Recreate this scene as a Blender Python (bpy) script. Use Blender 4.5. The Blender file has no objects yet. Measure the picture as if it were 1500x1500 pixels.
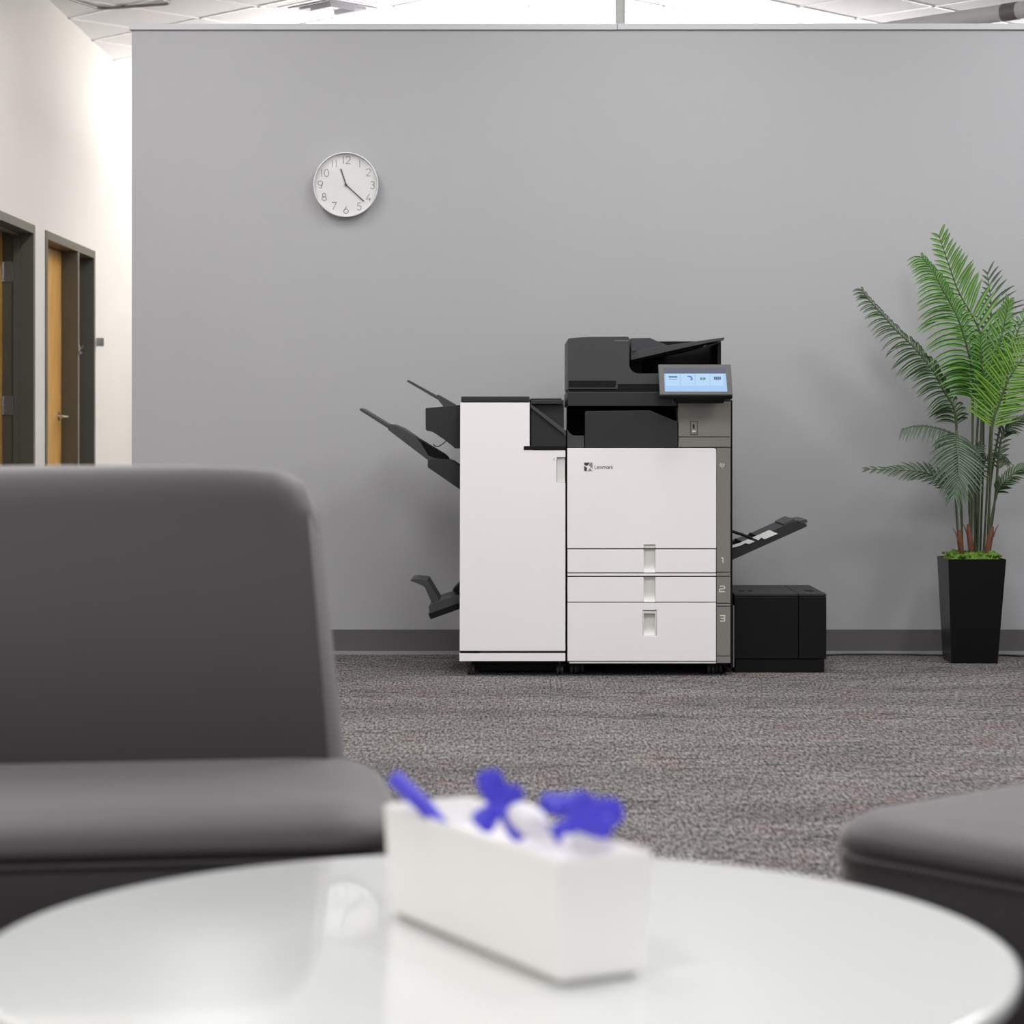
import bpy, bmesh, math, random
from mathutils import Vector, Matrix
R = math.radians
PI = math.pi
C = bpy.context.scene.collection
sc = bpy.context.scene

# ------------------------------------------------------------------ camera
FPX = 3373.0                 # focal length in pixels of a 1500 px frame
HZ, CX, CAMZ = 630.0, 750.0, 0.965
cam_d = bpy.data.cameras.new('camera')
cam_d.sensor_width = 36.0
cam_d.lens = FPX / 1500 * 36.0
cam_d.shift_y = (HZ - 750.0) / 1500.0
cam_d.clip_start = 0.05
cam_d.dof.use_dof = True
cam_d.dof.focus_distance = 9.2
cam_d.dof.aperture_fstop = 5.2
cam = bpy.data.objects.new('camera', cam_d); C.objects.link(cam)
cam.location = (0, 0, CAMZ); cam.rotation_euler = (R(90), 0, 0)
sc.camera = cam

# ------------------------------------------------------------------ world, lights, exposure
w = bpy.data.worlds.new('world'); sc.world = w; w.use_nodes = True
w.node_tree.nodes['Background'].inputs[0].default_value = (0.97, 0.98, 1.0, 1)
w.node_tree.nodes['Background'].inputs[1].default_value = 0.52
sc.view_settings.view_transform = 'Standard'
sc.view_settings.look = 'None'
sc.view_settings.gamma = 1.0
sc.view_settings.use_curve_mapping = False
sc.view_settings.exposure = 0.0
try:
    sc.cycles.use_denoising = True
    sc.cycles.max_bounces = 8
    sc.cycles.caustics_reflective = False
    sc.cycles.caustics_refractive = False
except Exception:
    pass

def area(name, loc, sx, sy, power, rot=(0, 0, 0), col=(1, .992, .985), spread=180):
    d = bpy.data.lights.new(name, 'AREA'); d.shape = 'RECTANGLE'
    d.size = sx; d.size_y = sy; d.energy = power; d.color = col; d.spread = R(spread)
    o = bpy.data.objects.new(name, d); C.objects.link(o)
    o.location = loc; o.rotation_euler = rot
    return o

# rows of ceiling troffers over the lounge, up-lights beyond the partition
for (lx, ly, p) in ((-1.6, 8.4, 30), (0.6, 8.4, 32), (2.8, 8.4, 46), (-1.6, 6.1, 46), (0.6, 6.1, 50), (2.8, 6.1, 62),
                    (-1.2, 3.4, 24), (1.4, 3.4, 28), (-1.2, 0.4, 56), (1.4, 0.4, 50)):
    area('ceiling_panel_light', (lx, ly, 3.44), 0.6, 1.2, p)
area('pendant_uplight', (-1.4, 17.2, 2.70), 0.2, 2.4, 110, (R(180), 0, 0))
area('pendant_uplight', (0.2, 14.6, 2.75), 1.8, 0.2, 130, (R(180), 0, 0))
area('pendant_uplight', (3.4, 15.6, 2.75), 2.0, 0.2, 85, (R(180), 0, 0))
area('corridor_fill', (-1.1, 15.6, 3.44), 0.4, 1.6, 30)  # unseen fill for the cream wall beyond the partition
area('corridor_fill', (-1.5, 11.6, 3.44), 0.4, 1.2, 24)  # second unseen fill, added to lift the nearer cream wall

# ------------------------------------------------------------------ materials
def rgb(h):
    def f(c):
        c /= 255.0
        return c / 12.92 if c <= 0.04045 else ((c + 0.055) / 1.055) ** 2.4
    return tuple(f(c) for c in h) + (1,)

def mat(name, col, rough=.5, metal=0, spec=.5, coat=0, bump=None, vary=None, trans=0, emit=None):
    """procedural principled material; bump=(scale,strength,dist) fine grain, vary=(scale,amount) tone variation"""
    m = bpy.data.materials.new(name); m.use_nodes = True
    nt = m.node_tree; b = nt.nodes['Principled BSDF']
    b.inputs['Base Color'].default_value = col
    b.inputs['Roughness'].default_value = rough
    b.inputs['Metallic'].default_value = metal
    b.inputs['Specular IOR Level'].default_value = spec
    b.inputs['Coat Weight'].default_value = coat
    b.inputs['Coat Roughness'].default_value = 0.03
    tc = nt.nodes.new('ShaderNodeTexCoord')
    if vary:
        n = nt.nodes.new('ShaderNodeTexNoise'); n.inputs['Scale'].default_value = vary[0]
        n.inputs['Detail'].default_value = 4
        nt.links.new(tc.outputs['Object'], n.inputs['Vector'])
        r = nt.nodes.new('ShaderNodeValToRGB')
        a = vary[1]
        r.color_ramp.elements[0].position = .3; r.color_ramp.elements[1].position = .7
        r.color_ramp.elements[0].color = tuple(c * (1 - a) for c in col[:3]) + (1,)
        r.color_ramp.elements[1].color = tuple(min(1, c * (1 + a)) for c in col[:3]) + (1,)
        nt.links.new(n.outputs['Fac'], r.inputs['Fac'])
        nt.links.new(r.outputs['Color'], b.inputs['Base Color'])
    if bump:
        n = nt.nodes.new('ShaderNodeTexNoise'); n.inputs['Scale'].default_value = bump[0]
        n.inputs['Detail'].default_value = 3
        nt.links.new(tc.outputs['Object'], n.inputs['Vector'])
        bp = nt.nodes.new('ShaderNodeBump'); bp.inputs['Strength'].default_value = bump[1]
        bp.inputs['Distance'].default_value = bump[2]
        nt.links.new(n.outputs['Fac'], bp.inputs['Height'])
        nt.links.new(bp.outputs['Normal'], b.inputs['Normal'])
    if emit:
        b.inputs['Emission Color'].default_value = emit[0]
        b.inputs['Emission Strength'].default_value = emit[1]
    return m

M = {}
M['wall_grey'] = mat('painted_grey_wall', rgb((165, 165, 168)), .6, bump=(220, .12, .002), vary=(1.2, .015))
M['wall_cream'] = mat('cream_wall', rgb((231, 227, 219)), .7, bump=(220, .1, .002), vary=(1.0, .02))
M['cap'] = mat('partition_cap_paint', rgb((190, 191, 194)), .5, vary=(3, .02))
M['base'] = mat('baseboard_vinyl', rgb((92, 90, 92)), .45, vary=(8, .03))
M['toe'] = mat('baseboard_toe_vinyl', rgb((150, 149, 152)), .35, vary=(8, .03))
M['steel'] = mat('brushed_steel', rgb((150, 150, 146)), .45, .2, vary=(30, .06))
M['chrome'] = mat('satin_chrome', rgb((200, 200, 205)), .2, 1)
M['white'] = mat('white_plastic', rgb((236, 233, 234)), .42, bump=(900, .04, .0005), vary=(2, .008))
M['white_recess'] = mat('white_recess_plastic', rgb((218, 217, 214)), .5, vary=(2, .01))
M['black'] = mat('black_plastic', rgb((30, 30, 33)), .42, bump=(900, .08, .0005), vary=(5, .05))
M['char'] = mat('charcoal_plastic', rgb((56, 55, 58)), .45, bump=(900, .08, .0005), vary=(5, .04))
M['dark'] = mat('matt_dark_plastic', rgb((12, 12, 12)), .6, spec=.2, vary=(5, .05))
M['taupe'] = mat('taupe_grey_plastic', rgb((120, 118, 112)), .5, bump=(900, .06, .0005), vary=(4, .02))
M['frame_grey'] = mat('panel_bezel_plastic', rgb((74, 72, 71)), .45, spec=.35, vary=(4, .03))
M['feeder'] = mat('feeder_black_plastic', rgb((12, 13, 13)), .4, spec=.22, bump=(900, .06, .0005), vary=(5, .04))
M['feeder_lid'] = mat('feeder_lid_plastic', rgb((36, 36, 37)), .45, spec=.35, vary=(5, .04))
M['print_white'] = mat('white_print', rgb((215, 215, 212)), .6, vary=(5, .01))
M['print_grey'] = mat('grey_print', rgb((110, 108, 112)), .6, vary=(5, .01))
M['print_dark'] = mat('dark_print', rgb((48, 46, 50)), .6, vary=(5, .01))
M['print_mid'] = mat('mid_grey_print', rgb((140, 138, 142)), .6, vary=(5, .01))
M['rubber'] = mat('wheel_rubber', rgb((58, 58, 60)), .6, vary=(20, .1))
M['olive'] = mat('olive_bronze_frame_paint', rgb((98, 95, 82)), .45, vary=(6, .03))
M['pot'] = mat('gloss_black_planter', rgb((8, 8, 8)), .3, spec=.3, vary=(6, .05))
M['vinyl'] = mat('charcoal_vinyl', rgb((52, 49, 52)), .55, spec=.5, bump=(350, .12, .001), vary=(6, .03))
_b = M['vinyl'].node_tree.nodes['Principled BSDF']
_b.inputs['Sheen Weight'].default_value = .85; _b.inputs['Sheen Roughness'].default_value = .35; _b.inputs['Sheen Tint'].default_value = rgb((225, 218, 222))
M['leg'] = mat('dark_metal_leg', rgb((40, 40, 42)), .35, .7, vary=(6, .03))
M['table'] = mat('white_glass_top', rgb((222, 224, 223)), .25, coat=1.0, vary=(2, .004))
M['boxw'] = mat('white_box_enamel', rgb((243, 241, 240)), .35, vary=(5, .01))
M['blue'] = mat('blue_film', rgb((70, 64, 205)), .38, vary=(60, .15))
M['whitefilm'] = mat('white_film', rgb((232, 230, 235)), .4, vary=(40, .03))
M['ceil_bar'] = mat('white_tee_bar', rgb((250, 250, 250)), .5, vary=(3, .01))
M['vent'] = mat('grey_diffuser_paint', rgb((196, 194, 200)), .5, vary=(3, .02))
M['ventframe'] = mat('grey_metal_frame', rgb((150, 146, 144)), .4, .3, vary=(3, .02))
M['clock_face'] = mat('clock_face_paper', rgb((213, 213, 212)), .5, vary=(8, .006))
M['clock_rim'] = mat('clock_rim_plastic', rgb((228, 228, 228)), .35, vary=(8, .01))
M['clock_print'] = mat('clock_numeral_print', rgb((104, 104, 107)), .5, vary=(30, .02))
M['hand'] = mat('clock_hand_metal', rgb((70, 70, 74)), .4, .3, vary=(30, .02))
M['moss'] = mat('green_moss', rgb((88, 122, 32)), .9, bump=(120, .9, .01), vary=(60, .45))
M['sheath'] = mat('brown_palm_sheath', rgb((104, 60, 42)), .7, vary=(60, .3))
M['stalk'] = mat('green_palm_stalk', rgb((66, 78, 50)), .45, vary=(40, .2))
M['cord'] = mat('black_cord_rubber', rgb((22, 22, 22)), .5, vary=(20, .1))

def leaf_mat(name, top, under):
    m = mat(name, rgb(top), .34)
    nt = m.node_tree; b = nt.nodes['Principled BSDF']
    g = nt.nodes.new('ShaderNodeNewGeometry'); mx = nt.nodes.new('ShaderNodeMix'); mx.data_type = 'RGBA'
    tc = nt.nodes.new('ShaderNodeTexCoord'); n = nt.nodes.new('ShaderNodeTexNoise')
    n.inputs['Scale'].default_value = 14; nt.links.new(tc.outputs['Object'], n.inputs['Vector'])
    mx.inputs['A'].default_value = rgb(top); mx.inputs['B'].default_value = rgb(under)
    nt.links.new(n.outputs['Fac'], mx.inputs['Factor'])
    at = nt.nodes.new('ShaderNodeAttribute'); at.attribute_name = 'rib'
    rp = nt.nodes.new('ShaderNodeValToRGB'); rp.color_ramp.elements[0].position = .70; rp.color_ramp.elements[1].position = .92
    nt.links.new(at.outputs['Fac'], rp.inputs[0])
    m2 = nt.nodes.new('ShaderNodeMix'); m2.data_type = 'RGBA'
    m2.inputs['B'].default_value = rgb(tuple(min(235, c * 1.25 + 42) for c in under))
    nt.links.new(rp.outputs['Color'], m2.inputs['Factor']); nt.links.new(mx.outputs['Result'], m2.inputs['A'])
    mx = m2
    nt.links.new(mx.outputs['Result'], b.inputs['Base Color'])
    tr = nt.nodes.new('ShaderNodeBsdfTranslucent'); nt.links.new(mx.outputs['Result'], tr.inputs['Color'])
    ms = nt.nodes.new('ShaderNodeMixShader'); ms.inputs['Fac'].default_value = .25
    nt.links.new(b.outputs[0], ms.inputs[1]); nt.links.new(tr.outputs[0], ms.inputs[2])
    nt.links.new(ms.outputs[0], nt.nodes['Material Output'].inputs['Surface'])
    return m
M['leaf_lit'] = leaf_mat('lit_palm_leaf', (70, 110, 22), (94, 134, 36))  # lighter copy of the leaf green, standing for fronds in the light
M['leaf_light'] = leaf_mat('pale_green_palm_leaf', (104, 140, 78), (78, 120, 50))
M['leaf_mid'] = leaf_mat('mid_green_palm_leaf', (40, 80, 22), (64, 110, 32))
M['leaf_shaded'] = leaf_mat('shaded_palm_leaf', (38, 56, 36), (52, 72, 44))  # darker copy of the leaf green, standing for fronds in shade
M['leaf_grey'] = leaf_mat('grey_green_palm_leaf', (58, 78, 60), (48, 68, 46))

def wood_mat():
    m = mat('oak_veneer', rgb((196, 150, 74)), .4)
    nt = m.node_tree; b = nt.nodes['Principled BSDF']
    tc = nt.nodes.new('ShaderNodeTexCoord'); mp = nt.nodes.new('ShaderNodeMapping')
    mp.inputs['Scale'].default_value = (30, 30, 2)
    n = nt.nodes.new('ShaderNodeTexNoise'); n.inputs['Scale'].default_value = 1.6; n.inputs['Detail'].default_value = 6
    r = nt.nodes.new('ShaderNodeValToRGB')
    r.color_ramp.elements[0].color = rgb((196, 142, 62)); r.color_ramp.elements[0].position = .3
    r.color_ramp.elements[1].color = rgb((218, 172, 96)); r.color_ramp.elements[1].position = .7
    nt.links.new(tc.outputs['Object'], mp.inputs[0]); nt.links.new(mp.outputs[0], n.inputs['Vector'])
    nt.links.new(n.outputs['Fac'], r.inputs[0]); nt.links.new(r.outputs[0], b.inputs['Base Color'])
    return m
M['oak'] = wood_mat()

def carpet_mat():
    m = bpy.data.materials.new('loop_pile_carpet'); m.use_nodes = True
    nt = m.node_tree; L = nt.links.new; b = nt.nodes['Principled BSDF']
    b.inputs['Roughness'].default_value = .95; b.inputs['Specular IOR Level'].default_value = .1
    tc = nt.nodes.new('ShaderNodeTexCoord')
    def noise(sx, sy, detail=2, rough=.5, off=0):
        mp = nt.nodes.new('ShaderNodeMapping'); mp.inputs['Scale'].default_value = (sx, sy, 1)
        mp.inputs['Location'].default_value = (off, off * .7, 0)
        n = nt.nodes.new('ShaderNodeTexNoise'); n.inputs['Scale'].default_value = 1
        n.inputs['Detail'].default_value = detail; n.inputs['Roughness'].default_value = rough
        L(tc.outputs['Object'], mp.inputs[0]); L(mp.outputs[0], n.inputs['Vector'])
        return n.outputs['Fac']
    def ramp(src, p0, c0, p1, c1):
        r = nt.nodes.new('ShaderNodeValToRGB'); e = r.color_ramp.elements
        e[0].position = p0; e[0].color = c0; e[1].position = p1; e[1].color = c1
        L(src, r.inputs[0]); return r.outputs['Color']
    def mix(kind, fac, a, c):
        x = nt.nodes.new('ShaderNodeMix'); x.data_type = 'RGBA'; x.blend_type = kind
        if isinstance(fac, float): x.inputs['Factor'].default_value = fac
        else: L(fac, x.inputs['Factor'])
        for s, k in ((a, 'A'), (c, 'B')):
            if isinstance(s, tuple): x.inputs[k].default_value = s
            else: L(s, x.inputs[k])
        return x.outputs['Result']
    base = ramp(noise(1.3, 3.0, 5, .6), .35, rgb((101, 98, 97)), .68, rgb((124, 121, 119)))
    patch = ramp(noise(3.6, 4.2, 5, .7, 7), .57, (0, 0, 0, 1), .68, (1, 1, 1, 1))
    base = mix('MIX', patch, base, rgb((116, 97, 99)))
    grain = ramp(noise(120, 22, 3, .75, 3), .38, (.22, .22, .22, 1), .64, (1.62, 1.62, 1.62, 1))
    col = mix('MULTIPLY', 1.0, base, grain)
    streak = ramp(noise(5, 17, 5, .78, 11), .52, (1, 1, 1, 1), .62, (.40, .39, .38, 1))
    area_ = ramp(noise(1.1, 2.2, 3, .6, 23), .42, (0, 0, 0, 1), .58, (1, 1, 1, 1))
    col = mix('MULTIPLY', area_, col, streak)
    fine = ramp(noise(26, 110, 2, .6, 31), .40, (.78, .78, .78, 1), .60, (1.15, 1.15, 1.15, 1))
    col = mix('MULTIPLY', 1.0, col, fine)
    L(col, b.inputs['Base Color'])
    bp = nt.nodes.new('ShaderNodeBump'); bp.inputs['Strength'].default_value = .5; bp.inputs['Distance'].default_value = .004
    L(noise(220, 120, 2, .5), bp.inputs['Height']); L(bp.outputs[0], b.inputs['Normal'])
    return m
M['carpet'] = carpet_mat()

def tile_mat():
    m = mat('mineral_ceiling_tile', rgb((232, 229, 229)), .9, bump=(90, .25, .003), vary=(40, .02))
    return m
M['tile'] = tile_mat()

def glassy(name, ior=1.25):
    m = bpy.data.materials.new(name); m.use_nodes = True
    nt = m.node_tree; nt.nodes.remove(nt.nodes['Principled BSDF'])
    t = nt.nodes.new('ShaderNodeBsdfTransparent'); g = nt.nodes.new('ShaderNodeBsdfGlossy'); g.inputs['Roughness'].default_value = .16
    f = nt.nodes.new('ShaderNodeFresnel'); f.inputs['IOR'].default_value = ior
    x = nt.nodes.new('ShaderNodeMixShader')
    nt.links.new(f.outputs[0], x.inputs[0]); nt.links.new(t.outputs[0], x.inputs[1]); nt.links.new(g.outputs[0], x.inputs[2])
    nt.links.new(x.outputs[0], nt.nodes['Material Output'].inputs[0])
    return m
M['glass'] = glassy('clear_glass')

def glow(name, col, s):
    m = mat(name, (0.01, 0.01, 0.01, 1), .7, spec=.2, emit=(col, s)); return m
M['scr_blue'] = glow('screen_light_blue', rgb((168, 204, 246)), .95)
M['scr_tile'] = glow('screen_tile_blue', rgb((184, 218, 248)), .95)
M['scr_head'] = glow('screen_header_grey', rgb((104, 108, 128)), .8)
M['scr_ico'] = glow('screen_icon_slate', rgb((92, 108, 150)), .9)
M['scr_ico2'] = glow('screen_icon_green', rgb((96, 140, 140)), .9)
M['scr_ico3'] = glow('screen_icon_blue', rgb((110, 130, 214)), .9)

# ------------------------------------------------------------------ mesh helpers
def X(px, Y): return (px - CX) * Y / FPX
def Z(py, Y): return CAMZ + (HZ - py) * Y / FPX

def merge(dst, src):
    me = bpy.data.meshes.new('tmp'); src.to_mesh(me); src.free()
    dst.from_mesh(me); bpy.data.meshes.remove(me)

def box(bm, x0, x1, y0, y1, z0, z1, bev=0.0, seg=2):
    t = bmesh.new()
    bmesh.ops.create_cube(t, size=1)
    for v in t.verts:
        v.co = Vector(((x0 + x1) / 2 + v.co.x * (x1 - x0), (y0 + y1) / 2 + v.co.y * (y1 - y0), (z0 + z1) / 2 + v.co.z * (z1 - z0)))
    if bev > 0:
        bmesh.ops.bevel(t, geom=t.edges[:], offset=bev, segments=seg, profile=.5, affect='EDGES', clamp_overlap=True)
    merge(bm, t); return bm

def prism(bm, pts, y0, y1, bev=0.0, seg=2):
    """polygon given as (x,z) world points, extruded from depth y0 to y1"""
    t = bmesh.new()
    a = [t.verts.new((p[0], y0, p[1])) for p in pts]
    b = [t.verts.new((p[0], y1, p[1])) for p in pts]
    t.faces.new(a); t.faces.new(list(reversed(b)))
    n = len(pts)
    for i in range(n):
        t.faces.new((a[i], b[i], b[(i + 1) % n], a[(i + 1) % n]))
    bmesh.ops.recalc_face_normals(t, faces=t.faces[:])
    if bev > 0:
        bmesh.ops.bevel(t, geom=t.edges[:], offset=bev, segments=seg, profile=.5, affect='EDGES', clamp_overlap=True)
    merge(bm, t); return bm

def pprism(bm, pix, Yf, y0, y1, bev=0.0, seg=2):
    return prism(bm, [(X(p[0], Yf), Z(p[1], Yf)) for p in pix], y0, y1, bev, seg)

def tube(bm, pts, rads, n=10, caps=True):
    pts = [Vector(p) for p in pts]
    if not isinstance(rads, (list, tuple)): rads = [rads] * len(pts)
    rings = []
    up = Vector((0, 0, 1))
    t0 = (pts[1] - pts[0]).normalized()
    if abs(t0.dot(up)) > .9: up = Vector((1, 0, 0))
    nrm = (up - t0 * up.dot(t0)).normalized()
    for i, p in enumerate(pts):
        a = pts[max(0, i - 1)]; b = pts[min(len(pts) - 1, i + 1)]
        t = (b - a).normalized()
        nrm = (nrm - t * nrm.dot(t)).normalized()
        bn = t.cross(nrm)
        rings.append([bm.verts.new(p + (nrm * math.cos(2 * PI * k / n) + bn * math.sin(2 * PI * k / n)) * rads[i]) for k in range(n)])
    for i in range(len(rings) - 1):
        for k in range(n):
            bm.faces.new((rings[i][k], rings[i][(k + 1) % n], rings[i + 1][(k + 1) % n], rings[i + 1][k]))
    if caps:
        bm.faces.new(list(reversed(rings[0]))); bm.faces.new(rings[-1])
    return bm

def lathe(bm, prof, origin, axis='Z', n=96, close=False):
    """prof: list of (radius, height); axis Z up, or -Y (height towards the camera)"""
    o = Vector(origin); rings = []
    for (r, h) in prof:
        ring = []
        if r < 1e-6:
            ring = [bm.verts.new(o + (Vector((0, 0, h)) if axis == 'Z' else Vector((0, -h, 0))))]
        else:
            for k in range(n):
                a = 2 * PI * k / n
                v = Vector((r * math.cos(a), r * math.sin(a), h)) if axis == 'Z' else Vector((r * math.cos(a), -h, r * math.sin(a)))
                ring.append(bm.verts.new(o + v))
        rings.append(ring)
    for i in range(len(rings) - 1):
        a, b = rings[i], rings[i + 1]
        if len(a) == 1 and len(b) == 1: continue
        for k in range(n):
            if len(a) == 1: bm.faces.new((a[0], b[k], b[(k + 1) % n]))
            elif len(b) == 1: bm.faces.new((a[k], a[(k + 1) % n], b[0]))
            else: bm.faces.new((a[k], a[(k + 1) % n], b[(k + 1) % n], b[k]))
    bmesh.ops.recalc_face_normals(bm, faces=bm.faces[:])
    return bm

def obj(name, bm, m, parent=None, smooth=None, off=None, sub=0):
    """link a bmesh as ONE mesh object; vertices are in world space, moved into the thing's own space"""
    root = parent
    o0 = Vector((0, 0, 0))
    while root is not None:
        o0 += root.location; root = root.parent
    if off is not None: o0 = Vector(off)
    for v in bm.verts: v.co -= o0
    me = bpy.data.meshes.new(name); bm.to_mesh(me); bm.free()
    for mm in (m if isinstance(m, (list, tuple)) else [m]): me.materials.append(mm)
    o = bpy.data.objects.new(name, me); C.objects.link(o)
    if parent is not None: o.parent = parent
    elif off is not None: o.location = off
    if smooth is None: smooth = 30
    if smooth:
        for p in me.polygons: p.use_smooth = True
        me.set_sharp_from_angle(angle=R(max(smooth, 40)))
        if smooth <= 30:
            md = o.modifiers.new('weighted_normal', 'WEIGHTED_NORMAL'); md.keep_sharp = True; md.weight = 100
    if sub:
        md = o.modifiers.new('subsurf', 'SUBSURF'); md.levels = sub; md.render_levels = sub
    return o

def thing(name, label, cat, loc=(0, 0, 0), group=None):
    o = bpy.data.objects.new(name, None); C.objects.link(o)
    o.empty_display_size = .1; o.location = loc; o['label'] = label; o['category'] = cat
    if group: o['group'] = group
    return o
def tag(o, label, cat, group=None):
    o['label'] = label; o['category'] = cat
    if group: o['group'] = group
    return o
def struct(name, bm, m, parent=None, label=None, **k):
    o = obj(name, bm, m, parent, **k)
    if parent is None:
        o['kind'] = 'structure'
        if label: o['label'] = label
    return o
def N(): return bmesh.new()

# ------------------------------------------------------------------ stroke lettering
def arc(cx, cy, rx, ry, a0, a1, n=14):
    return [(cx + rx * math.cos(R(a0 + (a1 - a0) * i / n)), cy + ry * math.sin(R(a0 + (a1 - a0) * i / n))) for i in range(n + 1)]
G = {  # glyphs in a box 0..w by 0..1, y up
    '0': (.62, [arc(.31, .5, .31, .5, 0, 360, 24)]),
    '1': (.1, [[(.05, 0), (.05, 1)]]),
    '2': (.6, [arc(.3, .71, .29, .29, 165, -35) + [(.0, 0), (.6, 0)]]),
    '3': (.6, [arc(.29, .74, .25, .26, 150, -90), arc(.29, .26, .29, .26, 90, -155)]),
    '4': (.66, [[(.45, 1), (0, .28), (.66, .28)], [(.48, .48), (.48, 0)]]),
    '5': (.6, [[(.54, 1), (.14, 1), (.08, .55)] + arc(.29, .32, .3, .32, 120, -150)]),
    '6': (.62, [[(.40, 1), (.06, .45)], arc(.31, .31, .31, .31, 0, 360, 24)]),
    '7': (.6, [[(0, 1), (.6, 1), (.16, 0)]]),
    '8': (.6, [arc(.3, .75, .24, .25, 0, 360, 22), arc(.3, .25, .3, .25, 0, 360, 22)]),
    '9': (.62, [arc(.31, .69, .31, .31, 0, 360, 24), [(.61, .62), (.5, .2)] + arc(.3, .2, .22, .2, 0, -150)]),
    'L': (.5, [[(0, 1), (0, .12), (.12, 0), (.5, 0)]]),
    'e': (.6, [[(.02, .34), (.58, .34)] + arc(.3, .33, .29, .33, 0, 310, 18)]),
    'x': (.5, [[(0, .66), (.5, 0)], [(0, 0), (.5, .66)]]),
    'm': (.9, [[(0, 0), (0, .66)], [(0, .45)] + arc(.225, .44, .225, .22, 180, 0, 8) + [(.45, 0)], [(.45, .45)] + arc(.675, .44, .225, .22, 180, 0, 8) + [(.9, 0)]]),
    'a': (.6, [arc(.3, .33, .3, .33, 0, 360, 20), [(.6, .66), (.6, 0)]]),
    'r': (.32, [[(0, 0), (0, .66)], [(0, .4)] + arc(.26, .42, .26, .24, 180, 80, 6)]),
    'k': (.5, [[(0, 0), (0, 1)], [(.46, .66), (.02, .3), (.5, 0)]]),
    'sq1': (.3, [[(.0, .88), (.3, .88), (.3, 0)]]),
    'sq2': (.9, [[(.05, 1), (.78, 1), (.9, .9), (.9, .6), (.78, .5), (.12, .5), (0, .4), (0, 0), (.9, 0)]]),
    'sq3': (.9, [[(.05, 1), (.9, 1), (.9, 0), (.1, 0)], [(.2, .52), (.9, .52)]]),
}
def stroke(bm, pts, wd, y, th):
    """ribbon of width wd along (x,z) points, thickness th in depth, front face at y"""
    P = [Vector((p[0], p[1])) for p in pts]
    Lp, Rp = [], []
    closed = (P[0] - P[-1]).length < 1e-6
    n = len(P)
    for i in range(n):
        if closed:
            a = P[(i - 1) % (n - 1)]; b = P[(i + 1) % (n - 1)] if i < n - 1 else P[1]
        else:
            a = P[max(0, i - 1)]; b = P[min(n - 1, i + 1)]
        d0 = (P[i] - a); d1 = (b - P[i])
        if d0.length < 1e-9: d0 = d1
        if d1.length < 1e-9: d1 = d0
        d0 = d0.normalized(); d1 = d1.normalized()
        t = (d0 + d1)
        t = t.normalized() if t.length > 1e-6 else d0
        nn = Vector((-t.y, t.x)); k = 1 / max(.5, nn.dot(Vector((-d0.y, d0.x))))
        Lp.append(P[i] + nn * wd / 2 * k); Rp.append(P[i] - nn * wd / 2 * k)
    f = [(bm.verts.new((l.x, y, l.y)), bm.verts.new((r.x, y, r.y)), bm.verts.new((l.x, y + th, l.y)), bm.verts.new((r.x, y + th, r.y))) for l, r in zip(Lp, Rp)]
    for i in range(n - 1):
        a, b = f[i], f[i + 1]
        bm.faces.new((a[0], b[0], b[1], a[1])); bm.faces.new((a[2], a[3], b[3], b[2]))
        bm.faces.new((a[0], a[2], b[2], b[0])); bm.faces.new((a[1], b[1], b[3], a[3]))
    for e in (f[0], f[-1]):
        bm.faces.new((e[0], e[1], e[3], e[2]))
def word(bm, glyphs, cx, cz, h, wd, y, th=.0006, gap=.22, left=False):
    tot = sum(G[g][0] for g in glyphs) * h + gap * h * (len(glyphs) - 1)
    x = cx if left else cx - tot / 2
    for g in glyphs:
        wdt, strokes = G[g]
        for s in strokes:
            stroke(bm, [(x + p[0] * h, cz - h / 2 + p[1] * h) for p in s], wd, y, th)
        x += wdt * h + gap * h
    bmesh.ops.recalc_face_normals(bm, faces=bm.faces[:])

# ================================================================== THE ROOM
WY = 9.92                      # face of the grey partition
LX = -2.73                     # face of the left wall
CEIL = 3.5
struct('floor', box(N(), -4.5, 7.0, -3.0, 20.0, -.05, 0), M['carpet'], label='grey loop pile carpet with dark streaks')
struct('ceiling', box(N(), -4.5, 7.0, -3.0, 20.0, CEIL, CEIL + .05), M['tile'])
PZ = Z(44, WY); PX0 = X(193, WY)
struct('wall_partition', box(N(), PX0, 6.5, WY, WY + .12, 0, PZ), M['wall_grey'], label='grey partition wall stopping short of the ceiling')
# cap: two lengths that meet under the post
capm = N()
cx_join = X(904, WY)
box(capm, PX0 - .009, cx_join - .0006, WY - .012, WY + .132, PZ, PZ + .026, .0015)
box(capm, cx_join + .0006, 6.5, WY - .012, WY + .132, PZ + .0005, PZ + .0265, .0015)
struct('trim_1', capm, M['cap'], label='light grey cap along the top of the partition')
bb = N(); box(bb, PX0, 6.5, WY - .008, WY, .012, Z(922, WY), .002)
bo = struct('baseboard_partition', bb, M['base'], label='dark grey baseboard at the foot of the partition')
tb = N(); prism(tb, [(0, 0)] * 0 or [(PX0, 0), (6.5, 0), (6.5, .014), (PX0, .014)], WY - .022, WY)
struct('toe', tb, M['toe'], bo)

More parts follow.
